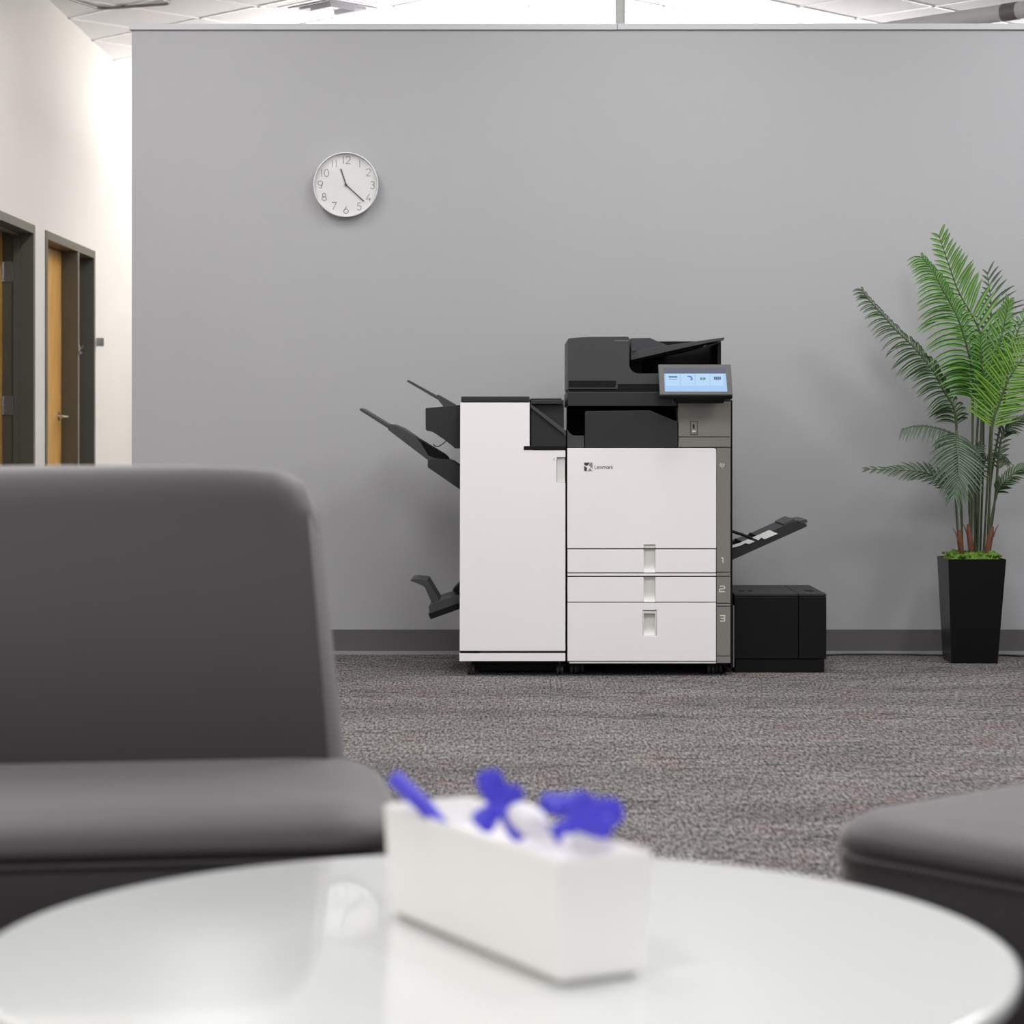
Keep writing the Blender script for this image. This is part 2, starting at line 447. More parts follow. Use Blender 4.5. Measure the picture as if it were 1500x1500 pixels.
# left wall with two openings
D1a, D1b = 12.13, 13.15        # outer edges of the door frames along the wall
D2a, D2b = 13.46, 15.05
DH = Z(337, 13.46)
wl = N(); T = .22
box(wl, LX - T, LX, -3.0, D1a + .02, 0, CEIL)
box(wl, LX - T, LX, D1b - .02, D2a + .02, 0, CEIL)
box(wl, LX - T, LX, D2b - .02, 20.0, 0, CEIL)
box(wl, LX - T, LX, D1a + .02, D1b - .02, DH - .02, CEIL)
box(wl, LX - T, LX, D2a + .02, D2b - .02, DH - .02, CEIL)
struct('wall_left', wl, M['wall_cream'])
wb = N(); box(wb, -4.5, 7.0, 20.0, 20.1, 0, CEIL); struct('wall_back', wb, M['wall_cream'])
rm = N()   # dim office behind the first doorway
box(rm, LX - 2.4, LX - 2.35, 11.0, 16.0, 0, CEIL); box(rm, LX - 2.35, LX - T, 11.0, 11.05, 0, CEIL); box(rm, LX - 2.35, LX - T, 16.0, 16.05, 0, CEIL)
struct('wall_office', rm, M['wall_cream'])

def frame_u(bm, ya, yb, dep, face=.05, zt=DH):
    """door frame: two jambs and a head, dep deep, with a door stop"""
    box(bm, LX - dep, LX + .008, ya, ya + face, 0, zt, .002)
    box(bm, LX - dep, LX + .008, yb - face, yb, 0, zt, .002)
    box(bm, LX - dep, LX + .008, ya + face, yb - face, zt - face, zt, .002)
d1 = thing('door_1', 'open oak door in an olive frame, nearest the left edge', 'door'); d1['kind'] = 'structure'; del d1['category']
f = N(); frame_u(f, D1a, D1b, .17)
box(f, LX - .105, LX - .075, D1b - .065, D1b - .05, 0, DH - .05, .001)
box(f, LX - .105, LX - .075, D1a + .05, D1a + .065, 0, DH - .05, .001)
box(f, LX - .105, LX - .075, D1a + .05, D1b - .05, DH - .065, DH - .05, .001)
obj('door_frame', f, M['olive'], d1)
dp = N(); box(dp, LX - 1.06, LX - .168, D1b - .095, D1b - .052, .01, DH - .056, .002)
leaf = obj('door_leaf', dp, M['oak'], d1)
for py0, py1 in ((383, 413), (580, 608), (770, 798)):
    h = N(); Yh = D1b - .052
    za, zb = Z(py0, Yh), Z(py1, Yh)
    box(h, LX - .168, LX - .108, Yh - .004, Yh, zb, za, .001)
    box(h, LX - .172, LX - .160, Yh - .016, Yh - .003, zb, za, .004)
    for q in (.18, .5, .82):
        for s in (.012, .04):
            tube(h, [(LX - .165 + s, Yh - .006, zb + (za - zb) * q), (LX - .165 + s, Yh - .003, zb + (za - zb) * q)], .004, 8)
    obj('hinge', h, M['chrome'], d1)
d2 = thing('door_2', 'closed oak door with narrow side opening in an olive frame', 'door'); d2['kind'] = 'structure'; del d2['category']
f = N(); frame_u(f, D2a, D2b, .17)
box(f, LX - .17, LX + .008, 14.44, 14.49, 0, DH - .05, .002)
box(f, LX - .125, LX - .10, 14.425, 14.44, 0, DH - .05, .001)
box(f, LX - .125, LX - .10, D2b - .065, D2b - .05, 0, DH - .05, .001)
obj('door_frame', f, M['olive'], d2)
dp = N(); box(dp, LX - .135, LX - .095, D2a + .055, 14.438, .01, DH - .055, .002)
leaf2 = obj('door_leaf', dp, M['oak'], d2)
sg = N(); box(sg, LX - .12, LX - .112, 14.49, D2b - .05, .1, DH - .05); obj('side_light', sg, M['glass'], d2)
hn = N(); hy, hz = 14.33, Z(610, 14.3)
tube(hn, [(LX - .096, hy, hz), (LX - .088, hy, hz)], .027, 20)
tube(hn, [(LX - .09, hy, hz), (LX - .035, hy, hz)], .011, 12)
tube(hn, [(LX - .038, hy + .01, hz + .002), (LX - .034, hy - .06, hz - .002), (LX - .045, hy - .12, hz - .004)], [.012, .010, .008], 12)
obj('door_handle', hn, M['chrome'], d2)
hk = N(); ky, kz = 14.465, Z(513, 14.46)
box(hk, LX + .008, LX + .014, ky - .02, ky + .02, kz - .02, kz + .03, .002)
tube(hk, [(LX + .012, ky - .005, kz + .015), (LX + .03, ky - .01, kz + .012), (LX + .036, ky - .01, kz + .03)], .006, 8)
tube(hk, [(LX + .012, ky, kz - .005), (LX + .028, ky - .01, kz - .018), (LX - .004, ky - .015, kz - .03)], .007, 8)
obj('hook', hk, M['chrome'], d2)
pl = N(); py_ = 15.12; pz = Z(501, 15.12)
box(pl, LX, LX + .048, py_, py_ + .018, pz - .028, pz + .028, .004)
box(pl, LX + .012, LX + .036, py_ - .004, py_, pz - .016, pz + .016, .002)
tag(obj('wall_bracket', pl, M['steel'], off=(LX, py_, pz)), 'small square metal bracket on the cream wall beside the second door', 'bracket')

# ceiling grid, diffuser, vents
S = .57; ca, sa = math.cos(R(45)), math.sin(R(45))
A0 = Vector((2.517, 13.76))
uu, vv = Vector((ca, sa)), Vector((ca, -sa))
tg = N()
def bar(bm, p, q, wd, z0, z1):
    d = (q - p).normalized(); n = Vector((-d.y, d.x)) * wd / 2
    c = [p + n, p - n, q - n, q + n]
    lo = [bm.verts.new((a.x, a.y, z0)) for a in c]; hi = [bm.verts.new((a.x, a.y, z1)) for a in c]
    bm.faces.new(lo); bm.faces.new(list(reversed(hi)))
    for i in range(4): bm.faces.new((lo[i], hi[i], hi[(i + 1) % 4], lo[(i + 1) % 4]))
def clip_line(p, d):
    ts = []
    lo, hi = -50, 50
    for k, (mn, mx) in enumerate(((LX, 6.4), (10.2, 19.9))):
        a, b = (mn - p[k]) / d[k], (mx - p[k]) / d[k]
        lo = max(lo, min(a, b)); hi = min(hi, max(a, b))
    return (p + d * lo, p + d * hi) if hi > lo + .05 else None
for k in range(-24, 25):
    for d, o in ((uu, vv), (vv, uu)):
        seg = clip_line(A0 + o * S * k, d)
        if seg: bar(tg, seg[0], seg[1], .024, CEIL - .006, CEIL + .002)
bmesh.ops.recalc_face_normals(tg, faces=tg.faces[:])
struct('trim_2', tg, M['ceil_bar'], label='white tee bars of the tiled ceiling', smooth=0)
# grey square diffuser inside one tile
vc = Vector((-1.075, 13.80)); hs = .235
vg = N()
c4 = [vc + uu * a * hs + vv * b * hs for a, b in ((-1, -1), (-1, 1), (1, 1), (1, -1))]
for r_, z_ in ((1, .004), (.8, .010), (.6, .016), (.4, .022)):
    c = [vc + (p - vc) * r_ for p in c4]; c2 = [vc + (p - vc) * (r_ - .13) for p in c4]
    for i in range(4):
        j = (i + 1) % 4
        a = [vg.verts.new((p.x, p.y, CEIL - z_)) for p in (c[i], c[j])]
        b = [vg.verts.new((p.x, p.y, CEIL - .003)) for p in (c2[j], c2[i])]
        t_ = [vg.verts.new((p.x, p.y, CEIL - .001)) for p in (c[i], c[j])]
        vg.faces.new((a[0], a[1], b[0], b[1])); vg.faces.new((a[0], t_[0], t_[1], a[1]))
tag(obj('ceiling_vent', vg, M['vent'], off=(vc.x, vc.y, CEIL), smooth=0), 'square grey air diffuser set into the ceiling beyond the partition', 'vent')
# rounded frame of a hanging ring lamp near the left wall
rf = N(); P = []
e1, e2 = Vector((math.cos(R(-20)), math.sin(R(-20)))), Vector((math.cos(R(70)), math.sin(R(70))))
hw = .25; cc = Vector((-2.47, 13.79)) + (e1 - e2) * hw
for cxn, cyn, a0 in ((1, 1, 0), (-1, 1, 90), (-1, -1, 180), (1, -1, 270)):
    for k in range(7):
        a = R(a0 + 15 * k); rr = .07
        q = cc + e1 * (cxn * (hw - rr) + rr * math.cos(a)) + e2 * (cyn * (hw - rr) + rr * math.sin(a))
        P.append((q.x, q.y, CEIL - .012))
tube(rf, P + P[:2], .009, 8)
lo_ = tag(obj('ceiling_lamp', rf, M['ventframe'], off=(cc.x, cc.y, CEIL)), 'grey rounded lamp frame on the ceiling above the corridor doors', 'lamp')

# post on the partition
po = N(); xa, xb = X(902, WY + .06), X(915.5, WY + .06)
box(po, xa, xb - .008, WY + .03, WY + .09, PZ + .0265, CEIL, .002)
box(po, xb - .0085, xb, WY + .035, WY + .085, PZ + .0265, CEIL, .001)
tag(obj('support_post', po, M['steel'], off=((xa + xb) / 2, WY + .06, PZ)), 'grey metal post standing on top of the partition', 'post')

# white tube pendant beyond the partition
tp = thing('pendant_lamp', 'white tubular lamp with a grey collar above the partition at right', 'lamp', (2.6, 12.0, 3.146))
a = Vector((2.6, 12.0, 3.146)); dv = Vector((ca, -sa, 0))
tube_ = N(); tube(tube_, [a - dv * 1.6, a + dv * 1.4], .044, 24); obj('lamp_tube', tube_, M['ceil_bar'], tp)
q = a + dv * -.0
cl_ = N(); tube(cl_, [q - dv * .045, q + dv * .045], .0465, 24); obj('collar', cl_, M['ventframe'], tp)

# ================================================================== CLOCK
ck = thing('wall_clock', 'round white wall clock reading 11:22 on the grey partition', 'clock', (X(506.5, 9.88), WY, Z(270.3, 9.88)))
co = Vector(ck.location); RC = 47.6 * 9.88 / FPX
b_ = N(); lathe(b_, [(0, 0.001), (RC * .93, 0.001), (RC * .97, .012), (RC, .034), (RC * .995, .040), (RC * .975, .041), (RC * .96, .036), (RC * .955, .022), (0, .022)], co, 'Y')
obj('clock_case', b_, M['clock_rim'], ck)
fc = N(); lathe(fc, [(0, .0222), (RC * .95, .0222), (RC * .95, .0228), (0, .0228)], co, 'Y'); obj('dial', fc, M['clock_face'], ck)
pos = {'12': (775, 335), '1': (967, 388), '2': (1092, 515), '3': (1152, 703), '4': (1098, 885), '5': (958, 1015), '6': (766, 1065), '7': (590, 1008), '8': (445, 875), '9': (388, 692), '10': (458, 525), '11': (592, 388)}
for t_, (qx, qy) in pos.items():
    n_ = N(); word(n_, list(t_), co.x + (qx - 766) / 10 * 9.88 / FPX, co.z - (qy - 700) / 10 * 9.88 / FPX, 10.6 * 9.88 / FPX, .0026, WY - .0234, .0005, .42 if t_ == '11' else .3)
    obj('numeral', n_, M['clock_print'], ck, smooth=0)
def hand(dx, dy, wd, yy):
    h = N(); d = Vector((dx, dy)) / 10 * 9.88 / FPX
    stroke(h, [(co.x - d.x * .08, co.z + d.y * .08), (co.x + d.x, co.z - d.y)], wd, yy, .001)
    bmesh.ops.recalc_face_normals(h, faces=h.faces[:]); return h
obj('hour_hand', hand(-75, -233, .0052, WY - .0265), M['hand'], ck, smooth=0)
obj('minute_hand', hand(262, 240, .0046, WY - .0285), M['hand'], ck, smooth=0)
hb = N(); lathe(hb, [(0, .024), (.0055, .024), (.0055, .031), (0, .032)], co, 'Y', 24); obj('hub', hb, M['hand'], ck)
gl = N(); lathe(gl, [(RC * .955, .036), (RC * .9, .0385), (RC * .6, .044), (RC * .3, .0465), (0, .0475)], co, 'Y'); obj('lens', gl, M['glass'], ck, smooth=60)

# ================================================================== PRINTER
F = 9.02
BK = 9.74
def fx(p): return X(p, F)
def fz(p): return Z(p, F)
def pbox(bm, px0, px1, py0, py1, y0, y1, bev=0.0015, Yf=None):
    Yf = Yf or y0
    return box(bm, X(px0, Yf), X(px1, Yf), y0, y1, Z(py1, Yf), Z(py0, Yf), bev)

pr = thing('office_printer', 'large white and grey floor-standing printer with blue touchscreen, centre of the partition', 'printer', (X(950, 9.4), 9.4, 0))
# carcass
b_ = N(); pbox(b_, 831, 1071, 656, 971.5, F + .022, BK, .003, F)
obj('body', b_, M['taupe'], pr)
# dark side panel on the right flank, full height
b_ = N(); pbox(b_, 1071, 1073.3, 586, 980, F + .03, BK, .001, F + .02); obj('side_panel', b_, M['dark'], pr)
# right column covers
for (y0, y1) in ((656, 838), (839, 844), (845, 883.5), (885, 888), (889, 961), (962, 971.5)):
    pbox_ = N(); box(pbox_, fx(1049.8), fx(1070.3), F + .008, F + .024, fz(y1), fz(y0), .0015)
    obj('column_cover', pbox_, M['taupe'], pr)
# front door with notch
dr = N()
pprism(dr, [(831, 656.4), (1045.5, 656.4), (1048.2, 657.4), (1049.2, 660), (1049.2, 803.3), (960, 803.3), (960, 798), (943, 798), (943, 803.3), (831, 803.3)], F, F, F + .02, .0022)
door = obj('front_door', dr, M['white'], pr)
lp = N(); box(lp, fx(943.3), fx(959.7), F + .006, F + .02, fz(803.3), fz(798.6), .001); obj('door_lip', lp, M['white_recess'], door)
# drawers
def drawer(y0, y1, notch, hy0, hy1, framed=False):
    d = N()
    if notch:
        box(d, fx(831.3), fx(943), F, F + .02, fz(y1), fz(y0), .0022)
        box(d, fx(960), fx(1048.8), F, F + .02, fz(y1), fz(y0), .0022)
    else:
        x0, x1 = 941.5, 962
        pprism(d, [(831.3, y0), (943, y0), (943, hy0 - 1), (x0, hy0 - 1), (x0, hy1), (x1, hy1), (x1, hy0 - 1), (960, hy0 - 1), (960, y0), (1048.8, y0), (1048.8, y1), (831.3, y1)], F, F, F + .02, .0016)
        box(d, fx(943), fx(960), F + .002, F + .02, fz(hy0 - .4), fz(y0), .0006)
    o = obj('paper_drawer', d, M['white'], pr)
    h = N()
    ya, yb = fz(hy0), fz(hy1)
    xa, xb = fx(943.2), fx(959.8)
    # scooped pull: deepest at the top, coming forward to the bottom
    n = 8; pr_ = []
    for i in range(n + 1):
        s = i / n
        pr_.append((ya + (yb - ya) * s, F + .019 - .017 * max(0, (s - .7) / .3) ** 2.2))
    va = [h.verts.new((xa, p[1], p[0])) for p in pr_]; vb = [h.verts.new((xb, p[1], p[0])) for p in pr_]
    for i in range(n): h.faces.new((va[i], va[i + 1], vb[i + 1], vb[i]))
    bmesh.ops.recalc_face_normals(h, faces=h.faces[:])
    if framed:
        for (u0, u1, w0, w1) in ((941.7, 943.3, hy0, hy1), (959.7, 961.6, hy0, hy1), (943.3, 959.7, hy1 - 1.4, hy1), (943.3, 959.7, hy0 + 1.2, hy0 + 4.4)):
            box(h, fx(u0), fx(u1), F + .002, F + .018, fz(w1), fz(w0), .0006)
    ho = obj('drawer_handle', h, M['white_recess'], o)
    return o
drawer(804.8, 838.6, True, 804.8, 838.6)
rl = N(); box(rl, fx(831.3), fx(1048.8), F + .001, F + .02, fz(843.6), fz(840), .001); obj('rail', rl, M['white'], pr)
drawer(845.4, 881.8, True, 845.4, 881.8)
drawer(882.8, 968.2, False, 894.3, 931.5, True)
br = N(); box(br, fx(834), fx(1049), F + .004, F + .022, fz(972), fz(969.3), .001); obj('bottom_rail', br, M['white_recess'], pr)
# markings
for g, cy in ((['sq1'], 820.5), (['sq2'], 862.8), (['sq3'], 906)):
    t_ = N(); word(t_, g, fx(1058), fz(cy), 8.2 * F / FPX, .0036, F + .0074, .0006)
    obj('tray_number', t_, M['print_white'], pr, smooth=0)
pi = N(); stroke(pi, [(fx(1058) + p[0] * .008, fz(681) + p[1] * .008) for p in arc(0, 0, 1, 1, 130, 410, 18)], .0022, F + .0074, .0006)
stroke(pi, [(fx(1058) + p[0] * .0038, fz(680.2) + p[1] * .0035) for p in arc(0, 0, 1, 1, 180, 360, 8)], .0016, F + .0074, .0006)
stroke(pi, [(fx(1058), fz(681)), (fx(1058), fz(678))], .0016, F + .0074, .0006)
obj('power_symbol', pi, M['print_white'], pr, smooth=0)
lt = N(); word(lt, list('Lexmark'), fx(871.4), fz(684.1), 5.2 * F / FPX, .0021, F - .0006, .0008, .2, True)
obj('wordmark', lt, M['print_grey'], door, smooth=0)
def poly(bm, pts, y):
    return prism(bm, [(fx(855.8 + 12.2 * p[0]), fz(677.6 + 12.4 * p[1])) for p in pts], y, F + .001)
lg = N(); poly(lg, [(0, 0), (.7, 0), (.32, .42), (0, .25)], F - .0006); poly(lg, [(0, .38), (.36, .64), (.26, 1), (0, 1)], F - .0006); poly(lg, [(.28, .95), (1, .95), (1, 1), (.26, 1)], F - .0006)
obj('emblem', lg, M['print_dark'], door, smooth=0)
lg = N(); poly(lg, [(.78, 0), (1, 0), (1, .76), (.52, .3)], F - .0006); poly(lg, [(.68, .62), (.9, .9), (.48, .9)], F - .0006)
obj('emblem', lg, M['print_mid'], door, smooth=0)
# console tower
b_ = N(); pbox(b_, 993.5, 1070.5, 588, 656, F + .02, BK - .1, .002, F + .02); tw = obj('console_tower', b_, M['taupe'], pr)
for (y0, y1) in ((588.3, 639.6), (640.6, 654.6)):
    b_ = N(); pbox(b_, 994, 1070, y0, y1, F + .008, F + .021, .0012, F + .012); obj('tower_cover', b_, M['taupe'], tw)
us = N()
pbox(us, 1011.2, 1022, 617, 637, F + .0065, F + .0085, .0008, F + .006); uo = obj('usb_cover', us, M['frame_grey'], tw)
b_ = N(); pbox(b_, 1012.2, 1021, 618, 636, F + .0055, F + .0068, .0004, F + .006); obj('usb_plate', b_, M['taupe'], uo)
b_ = N(); pbox(b_, 1015, 1017.3, 621.5, 627.5, F + .005, F + .0057, 0, F + .006); obj('usb_slot', b_, M['dark'], uo)
b_ = N(); pbox(b_, 1014, 1019.2, 630.5, 632.8, F + .005, F + .0057, 0, F + .006); obj('usb_mark', b_, M['print_white'], uo)
# output bay: back wall, floor, inner cover
b_ = N(); pbox(b_, 832, 993, 594, 656, F + .34, BK - .1, .002, F + .34); pbox(b_, 831, 993, 650, 657, F + .03, F + .36, 0, F + .03)
obj('output_bay', b_, M['dark'], pr)
b_ = N(); pprism(b_, [(857, 604), (859, 602.3), (951, 601.2), (955, 602.2), (992.8, 618), (992.8, 655.4), (857, 655.4)], F + .015, F + .015, F + .26, .0018)
obj('output_tray_cover', b_, M['black'], pr)
b_ = N(); pprism(b_, [(831, 629), (833.5, 633), (837, 636.5), (841, 638.2), (856, 638.2), (856, 655.4), (831, 655.4)], F + .02, F + .02, F + .3, .0012)
obj('bay_corner', b_, M['char'], pr)
# scanner bed
b_ = N(); pbox(b_, 831.5, 1068, 574, 595, F + .02, F + .6, .003, F + .02)
pbox(b_, 985, 1070.5, 579, 588.5, F + .012, F + .3, .003, F + .02)
scn = obj('scanner_bed', b_, M['black'], pr)
b_ = N(); pbox(b_, 985, 990, 580, 593, F + .012, F + .03, .002, F + .02); obj('latch', b_, M['char'], scn)
b_ = N(); pbox(b_, 833, 1058, 562, 574.5, F + .032, F + .58, .001, F + .032); obj('lid_gap', b_, M['dark'], scn)
# document feeder
Yd = F + .03
b_ = N(); pprism(b_, [(831.6, 570), (831.6, 497.5), (833, 495.6), (848, 494.2), (866, 493.3), (919, 493.0), (921.6, 494.4), (922, 536), (923.3, 540), (926.5, 544.3), (931.5, 546.6), (936, 547.3), (1056, 547.3), (1056, 563), (905, 563), (905, 570)], Yd, Yd, F + .55, .0016)
adf = obj('document_feeder', b_, M['char'], pr)
b_ = N(); pbox(b_, 833, 902.5, 557.5, 567.6, Yd - .0012, Yd + .01, .0008, Yd); obj('lift_recess_shade', b_, M['dark'], adf)  # dark plate, slightly proud, stands in for the shade inside the grip
b_ = N(); pbox(b_, 834, 903.2, 568, 569.4, Yd - .004, Yd + .004, .0006, Yd); pbox(b_, 901.8, 903.2, 565, 569, Yd - .004, Yd + .004, .0004, Yd); obj('lift_lip_highlight', b_, M['frame_grey'], adf)  # paler strip puts the highlight on the grip's lower edge into colour
b_ = N(); pbox(b_, 900, 920.5, 498.7, 499.4, Yd - .0006, Yd + .002, 0, Yd); obj('guide_mark', b_, M['print_mid'], adf)
b_ = N(); pprism(b_, [(924, 495.3), (952, 494.8), (958, 497.5), (980, 507), (980, 520), (924, 520)], F + .3, F + .3, F + .53, .0016); obj('feeder_hopper', b_, M['char'], adf)
b_ = N(); pbox(b_, 922, 1056, 500, 547.5, F + .5, F + .55, .0015, F + .5); pbox(b_, 924, 940, 515, 547, F + .2, F + .53, .0015, F + .2)
pbox(b_, 1051, 1056.3, 503, 547, F + .12, F + .5, .0015, F + .12); obj('feeder_back', b_, M['dark'], adf)
b_ = N(); pprism(b_, [(924.3, 515.5), (965, 507.5), (1060.5, 494.2), (1061.3, 495.5), (1060, 498.3), (1040, 501.5), (1000, 510), (924.3, 527.5)], F + .07, F + .07, F + .44, .001); itr = obj('input_tray', b_, M['char'], adf)
b_ = N(); pprism(b_, [(924.3, 528), (1034, 503), (1034, 506), (1010, 513), (960, 523), (932, 530)], F + .11, F + .11, F + .4, .001); obj('tray_underside', b_, M['dark'], itr)
b_ = N(); pprism(b_, [(1029.6, 508.4), (1033.3, 504.6), (1034.6, 505.2), (1031.5, 509)], F + .085, F + .08, F + .1, .0005); obj('tray_latch', b_, M['frame_grey'], itr)
b_ = N(); pprism(b_, [(925, 509), (930, 510), (933, 513), (925, 514.5)], F + .06, F + .065, F + .1, .0008); obj('feed_roller_guard', b_, M['frame_grey'], adf)
# control panel, tilted: top edge set back
Yt, Yb = F - .035, F - .11
pt = [Vector((X(964.2, Yt), Yt, Z(533.5, Yt))), Vector((X(1070.6, Yt), Yt, Z(533.5, Yt))), Vector((X(1073.2, Yb), Yb, Z(578.4, Yb))), Vector((X(966.7, Yb), Yb, Z(578.4, Yb)))]
nrm = (pt[1] - pt[0]).cross(pt[3] - pt[0]).normalized()
if nrm.y > 0: nrm = -nrm
def SP(u, v, d=0):
    a = pt[0].lerp(pt[1], u); b = pt[3].lerp(pt[2], u)
    return a.lerp(b, v) + nrm * d
def slab(bm, uv, d0, d1, bev=0):
    t = bmesh.new()
    a = [t.verts.new(SP(u, v, d1)) for u, v in uv]; b = [t.verts.new(SP(u, v, d0)) for u, v in uv]
    t.faces.new(a); t.faces.new(list(reversed(b))); n = len(uv)
    for i in range(n): t.faces.new((a[i], b[i], b[(i + 1) % n], a[(i + 1) % n]))
    bmesh.ops.recalc_face_normals(t, faces=t.faces[:])
    if bev: bmesh.ops.bevel(t, geom=t.edges[:], offset=bev, segments=2, affect='EDGES', clamp_overlap=True)
    merge(bm, t)
def rect(u0, u1, v0, v1): return [(u0, v0), (u1, v0), (u1, v1), (u0, v1)]
b_ = N(); slab(b_, rect(0, 1, 0, 1), -.022, 0, .002); cp = obj('control_panel', b_, M['frame_grey'], pr)
b_ = N(); slab(b_, rect(.0, 1, .985, 1.03), -.024, -.001, .001); obj('bezel_lip', b_, M['dark'], cp)
b_ = N(); slab(b_, rect(.25, .9, .3, .95), -.075, -.02, .003); obj('hinge_arm', b_, M['dark'], cp)
def S2(x, y):   # a pixel of the 12.5x detail view to panel u,v
    v = (y - 100) / (665 - 100); u = (x - (50 + 28 * v)) / 1333.0
    return (u, v)
def srect(x0, x1, y0, y1): return [S2(x0, y0), S2(x1, y0), S2(x1, y1), S2(x0, y1)]
b_ = N(); slab(b_, [S2(160, 275), S2(1290, 275), S2(1315, 605), S2(168, 605)], 0, .0006); so = obj('screen', b_, M['scr_blue'], cp, smooth=0)
b_ = N(); slab(b_, srect(150, 1285, 170, 272), 0, .0006); obj('screen_header', b_, M['scr_head'], cp, smooth=0)
for x0, x1 in ((195, 440), (465, 715), (735, 985), (1005, 1245)):
    b_ = N(); slab(b_, srect(x0, x1, 285, 500), .0006, .0009); obj('screen_tile', b_, M['scr_tile'], cp, smooth=0)
b_ = N(); slab(b_, srect(240, 400, 326, 350), .0009, .0012); slab(b_, srect(245, 395, 376, 384), .0009, .0012); obj('screen_icon', b_, M['scr_ico'], cp, smooth=0)
b_ = N()
ar = [(600 + 60 * math.cos(R(t)), 380 - 55 * math.sin(R(t))) for t in range(110, -1, -10)]
for i in range(len(ar) - 1):
    k = 6 + i * 1.4
    p, q_ = ar[i], ar[i + 1]
    slab(b_, [S2(p[0], p[1] - k), S2(q_[0] + k, q_[1] - k), S2(q_[0] + k, q_[1] + k), S2(p[0], p[1] + k)], .0009, .0012)
slab(b_, srect(640, 668, 370, 398), .0009, .0012); obj('screen_icon', b_, M['scr_ico3'], cp, smooth=0)
b_ = N(); slab(b_, srect(815, 860, 350, 390), .0009, .0012); slab(b_, srect(872, 915, 350, 390), .0009, .0012); obj('screen_icon', b_, M['scr_ico2'], cp, smooth=0)
b_ = N()
for k in range(4): slab(b_, srect(1070 + k * 33, 1098 + k * 33, 332, 392), .0009, .0012)
obj('screen_icon', b_, M['scr_ico'], cp, smooth=0)
# multipurpose tray on the right flank
Ym = 9.22
b_ = N(); pprism(b_, [(1071, 800), (1104, 790), (1152, 768), (1168, 762), (1181.5, 767.5), (1182.3, 771), (1176, 774), (1071, 821)], Ym, Ym, Ym + .33, .0018)
mt = obj('side_tray', b_, M['black'], pr)
b_ = N(); pprism(b_, [(1148, 767.5), (1163, 760), (1169, 763.5), (1183, 761), (1183.8, 765.5), (1165, 773), (1150, 776)], Ym - .01, Ym + .01, Ym + .3, .0012); obj('tray_extension', b_, M['char'], mt)
b_ = N(); tube(b_, [(X(1071, Ym), Ym + .02, Z(778, Ym)), (X(1088, Ym), Ym + .02, Z(783.5, Ym)), (X(1108, Ym), Ym + .02, Z(791.5, Ym))], .006, 8); obj('tray_strap', b_, M['dark'], mt)
for pts in ([(1072, 799), (1083, 795.5), (1096, 789.7), (1106, 793), (1097, 797), (1092, 795.5), (1084, 799.5), (1072, 802.5)],
            [(1102, 787.5), (1127, 776.5), (1139.5, 781.8), (1120, 790), (1115, 787.5), (1111, 791.5)]):
    b_ = N(); pprism(b_, pts, Ym - .004, Ym - .006, Ym + .004, .0003)
    obj('paper_guide_label', b_, M['print_white'], mt)
b_ = N()
for px_, py_2 in ((1078, 797), (1083, 794), (1104.5, 785)):
    pprism(b_, [(px_ - 3, py_2 + 2), (px_ - 1, py_2 - 2.6), (px_ + 2, py_2 - 1.8), (px_ + 5, py_2 + 2)], Ym + .05, Ym + .05, Ym + .2, .001)
obj('paper_stop', b_, M['dark'], mt)
# base and castors
b_ = N(); box(b_, fx(836), fx(1069), F + .12, BK - .02, .04, fz(971), .002); obj('base', b_, M['dark'], pr)
def castor(px, Y, parent, r=.021):
    c = N(); x = X(px, Y)
    for s in (-1, 1):
        tube(c, [(x + s * .008 - .005, Y, r + .0002), (x + s * .008 + .005, Y, r + .0002)], r, 18)
    tube(c, [(x - .014, Y, r), (x + .014, Y, r)], .006, 8)
    box(c, x - .003, x + .003, Y - .006, Y + .02, r, .052, .001)
    return obj('castor', c, M['rubber'], parent)
for px_, Y in ((840, 9.12), (850, 9.14), (1041, 9.12), (1052, 9.14), (842, 9.62), (1040, 9.62)): castor(px_, Y, pr)

# ================================================================== FINISHER
fi = thing('finisher_cabinet', 'tall white cabinet with black output trays docked left of the printer', 'cabinet', (X(750, 9.4), 9.4, 0))
b_ = N(); pbox(b_, 675.5, 776, 590, 967, F + .02, BK, .003, F); pbox(b_, 776, 827.5, 657, 967, F + .02, BK, .003, F)
obj('body', b_, M['char'], fi)
b_ = N(); pprism(b_, [(674.2, 589.6), (775.8, 589.6), (775.8, 655), (780, 659.5), (828.2, 659.5), (828.2, 670), (815.5, 670), (815.5, 707), (828.2, 707), (828.2, 953.6), (673.2, 953.6)], F, F, F + .02, .0022)
fd = obj('front_door', b_, M['white'], fi)
b_ = N(); pbox(b_, 815.8, 827.8, 670.5, 706.5, F + .012, F + .02, .0015, F + .012); obj('door_pull', b_, M['white_recess'], fd)
b_ = N(); pbox(b_, 811, 812, 671, 675, F - .0005, F + .001, 0, F); obj('door_mark', b_, M['print_mid'], fd)
b_ = N(); pbox(b_, 672.8, 828.2, 957.2, 968.6, F, F + .05, .002, F); obj('kick_panel', b_, M['white'], fi)
b_ = N(); pbox(b_, 674, 703, 953.8, 957.4, F + .006, F + .02, .0005, F); obj('seam_grip', b_, M['dark'], fi)
b_ = N(); pbox(b_, 675.4, 775.8, 580.6, 589, F - .001, BK - .05, .003, F)
tc_ = obj('top_cover', b_, M['black'], fi)
b_ = N(); pbox(b_, 777.5, 823, 583.2, 586, F + .03, BK - .1, .002, F); pbox(b_, 777.5, 826, 586, 592, F + .012, BK - .1, .002, F); obj('bridge_cover', b_, M['black'], fi)
b_ = N(); pbox(b_, 777, 826, 592.6, 656, F + .05, BK - .12, .001, F + .05); bu = obj('bridge_unit', b_, M['black'], fi)
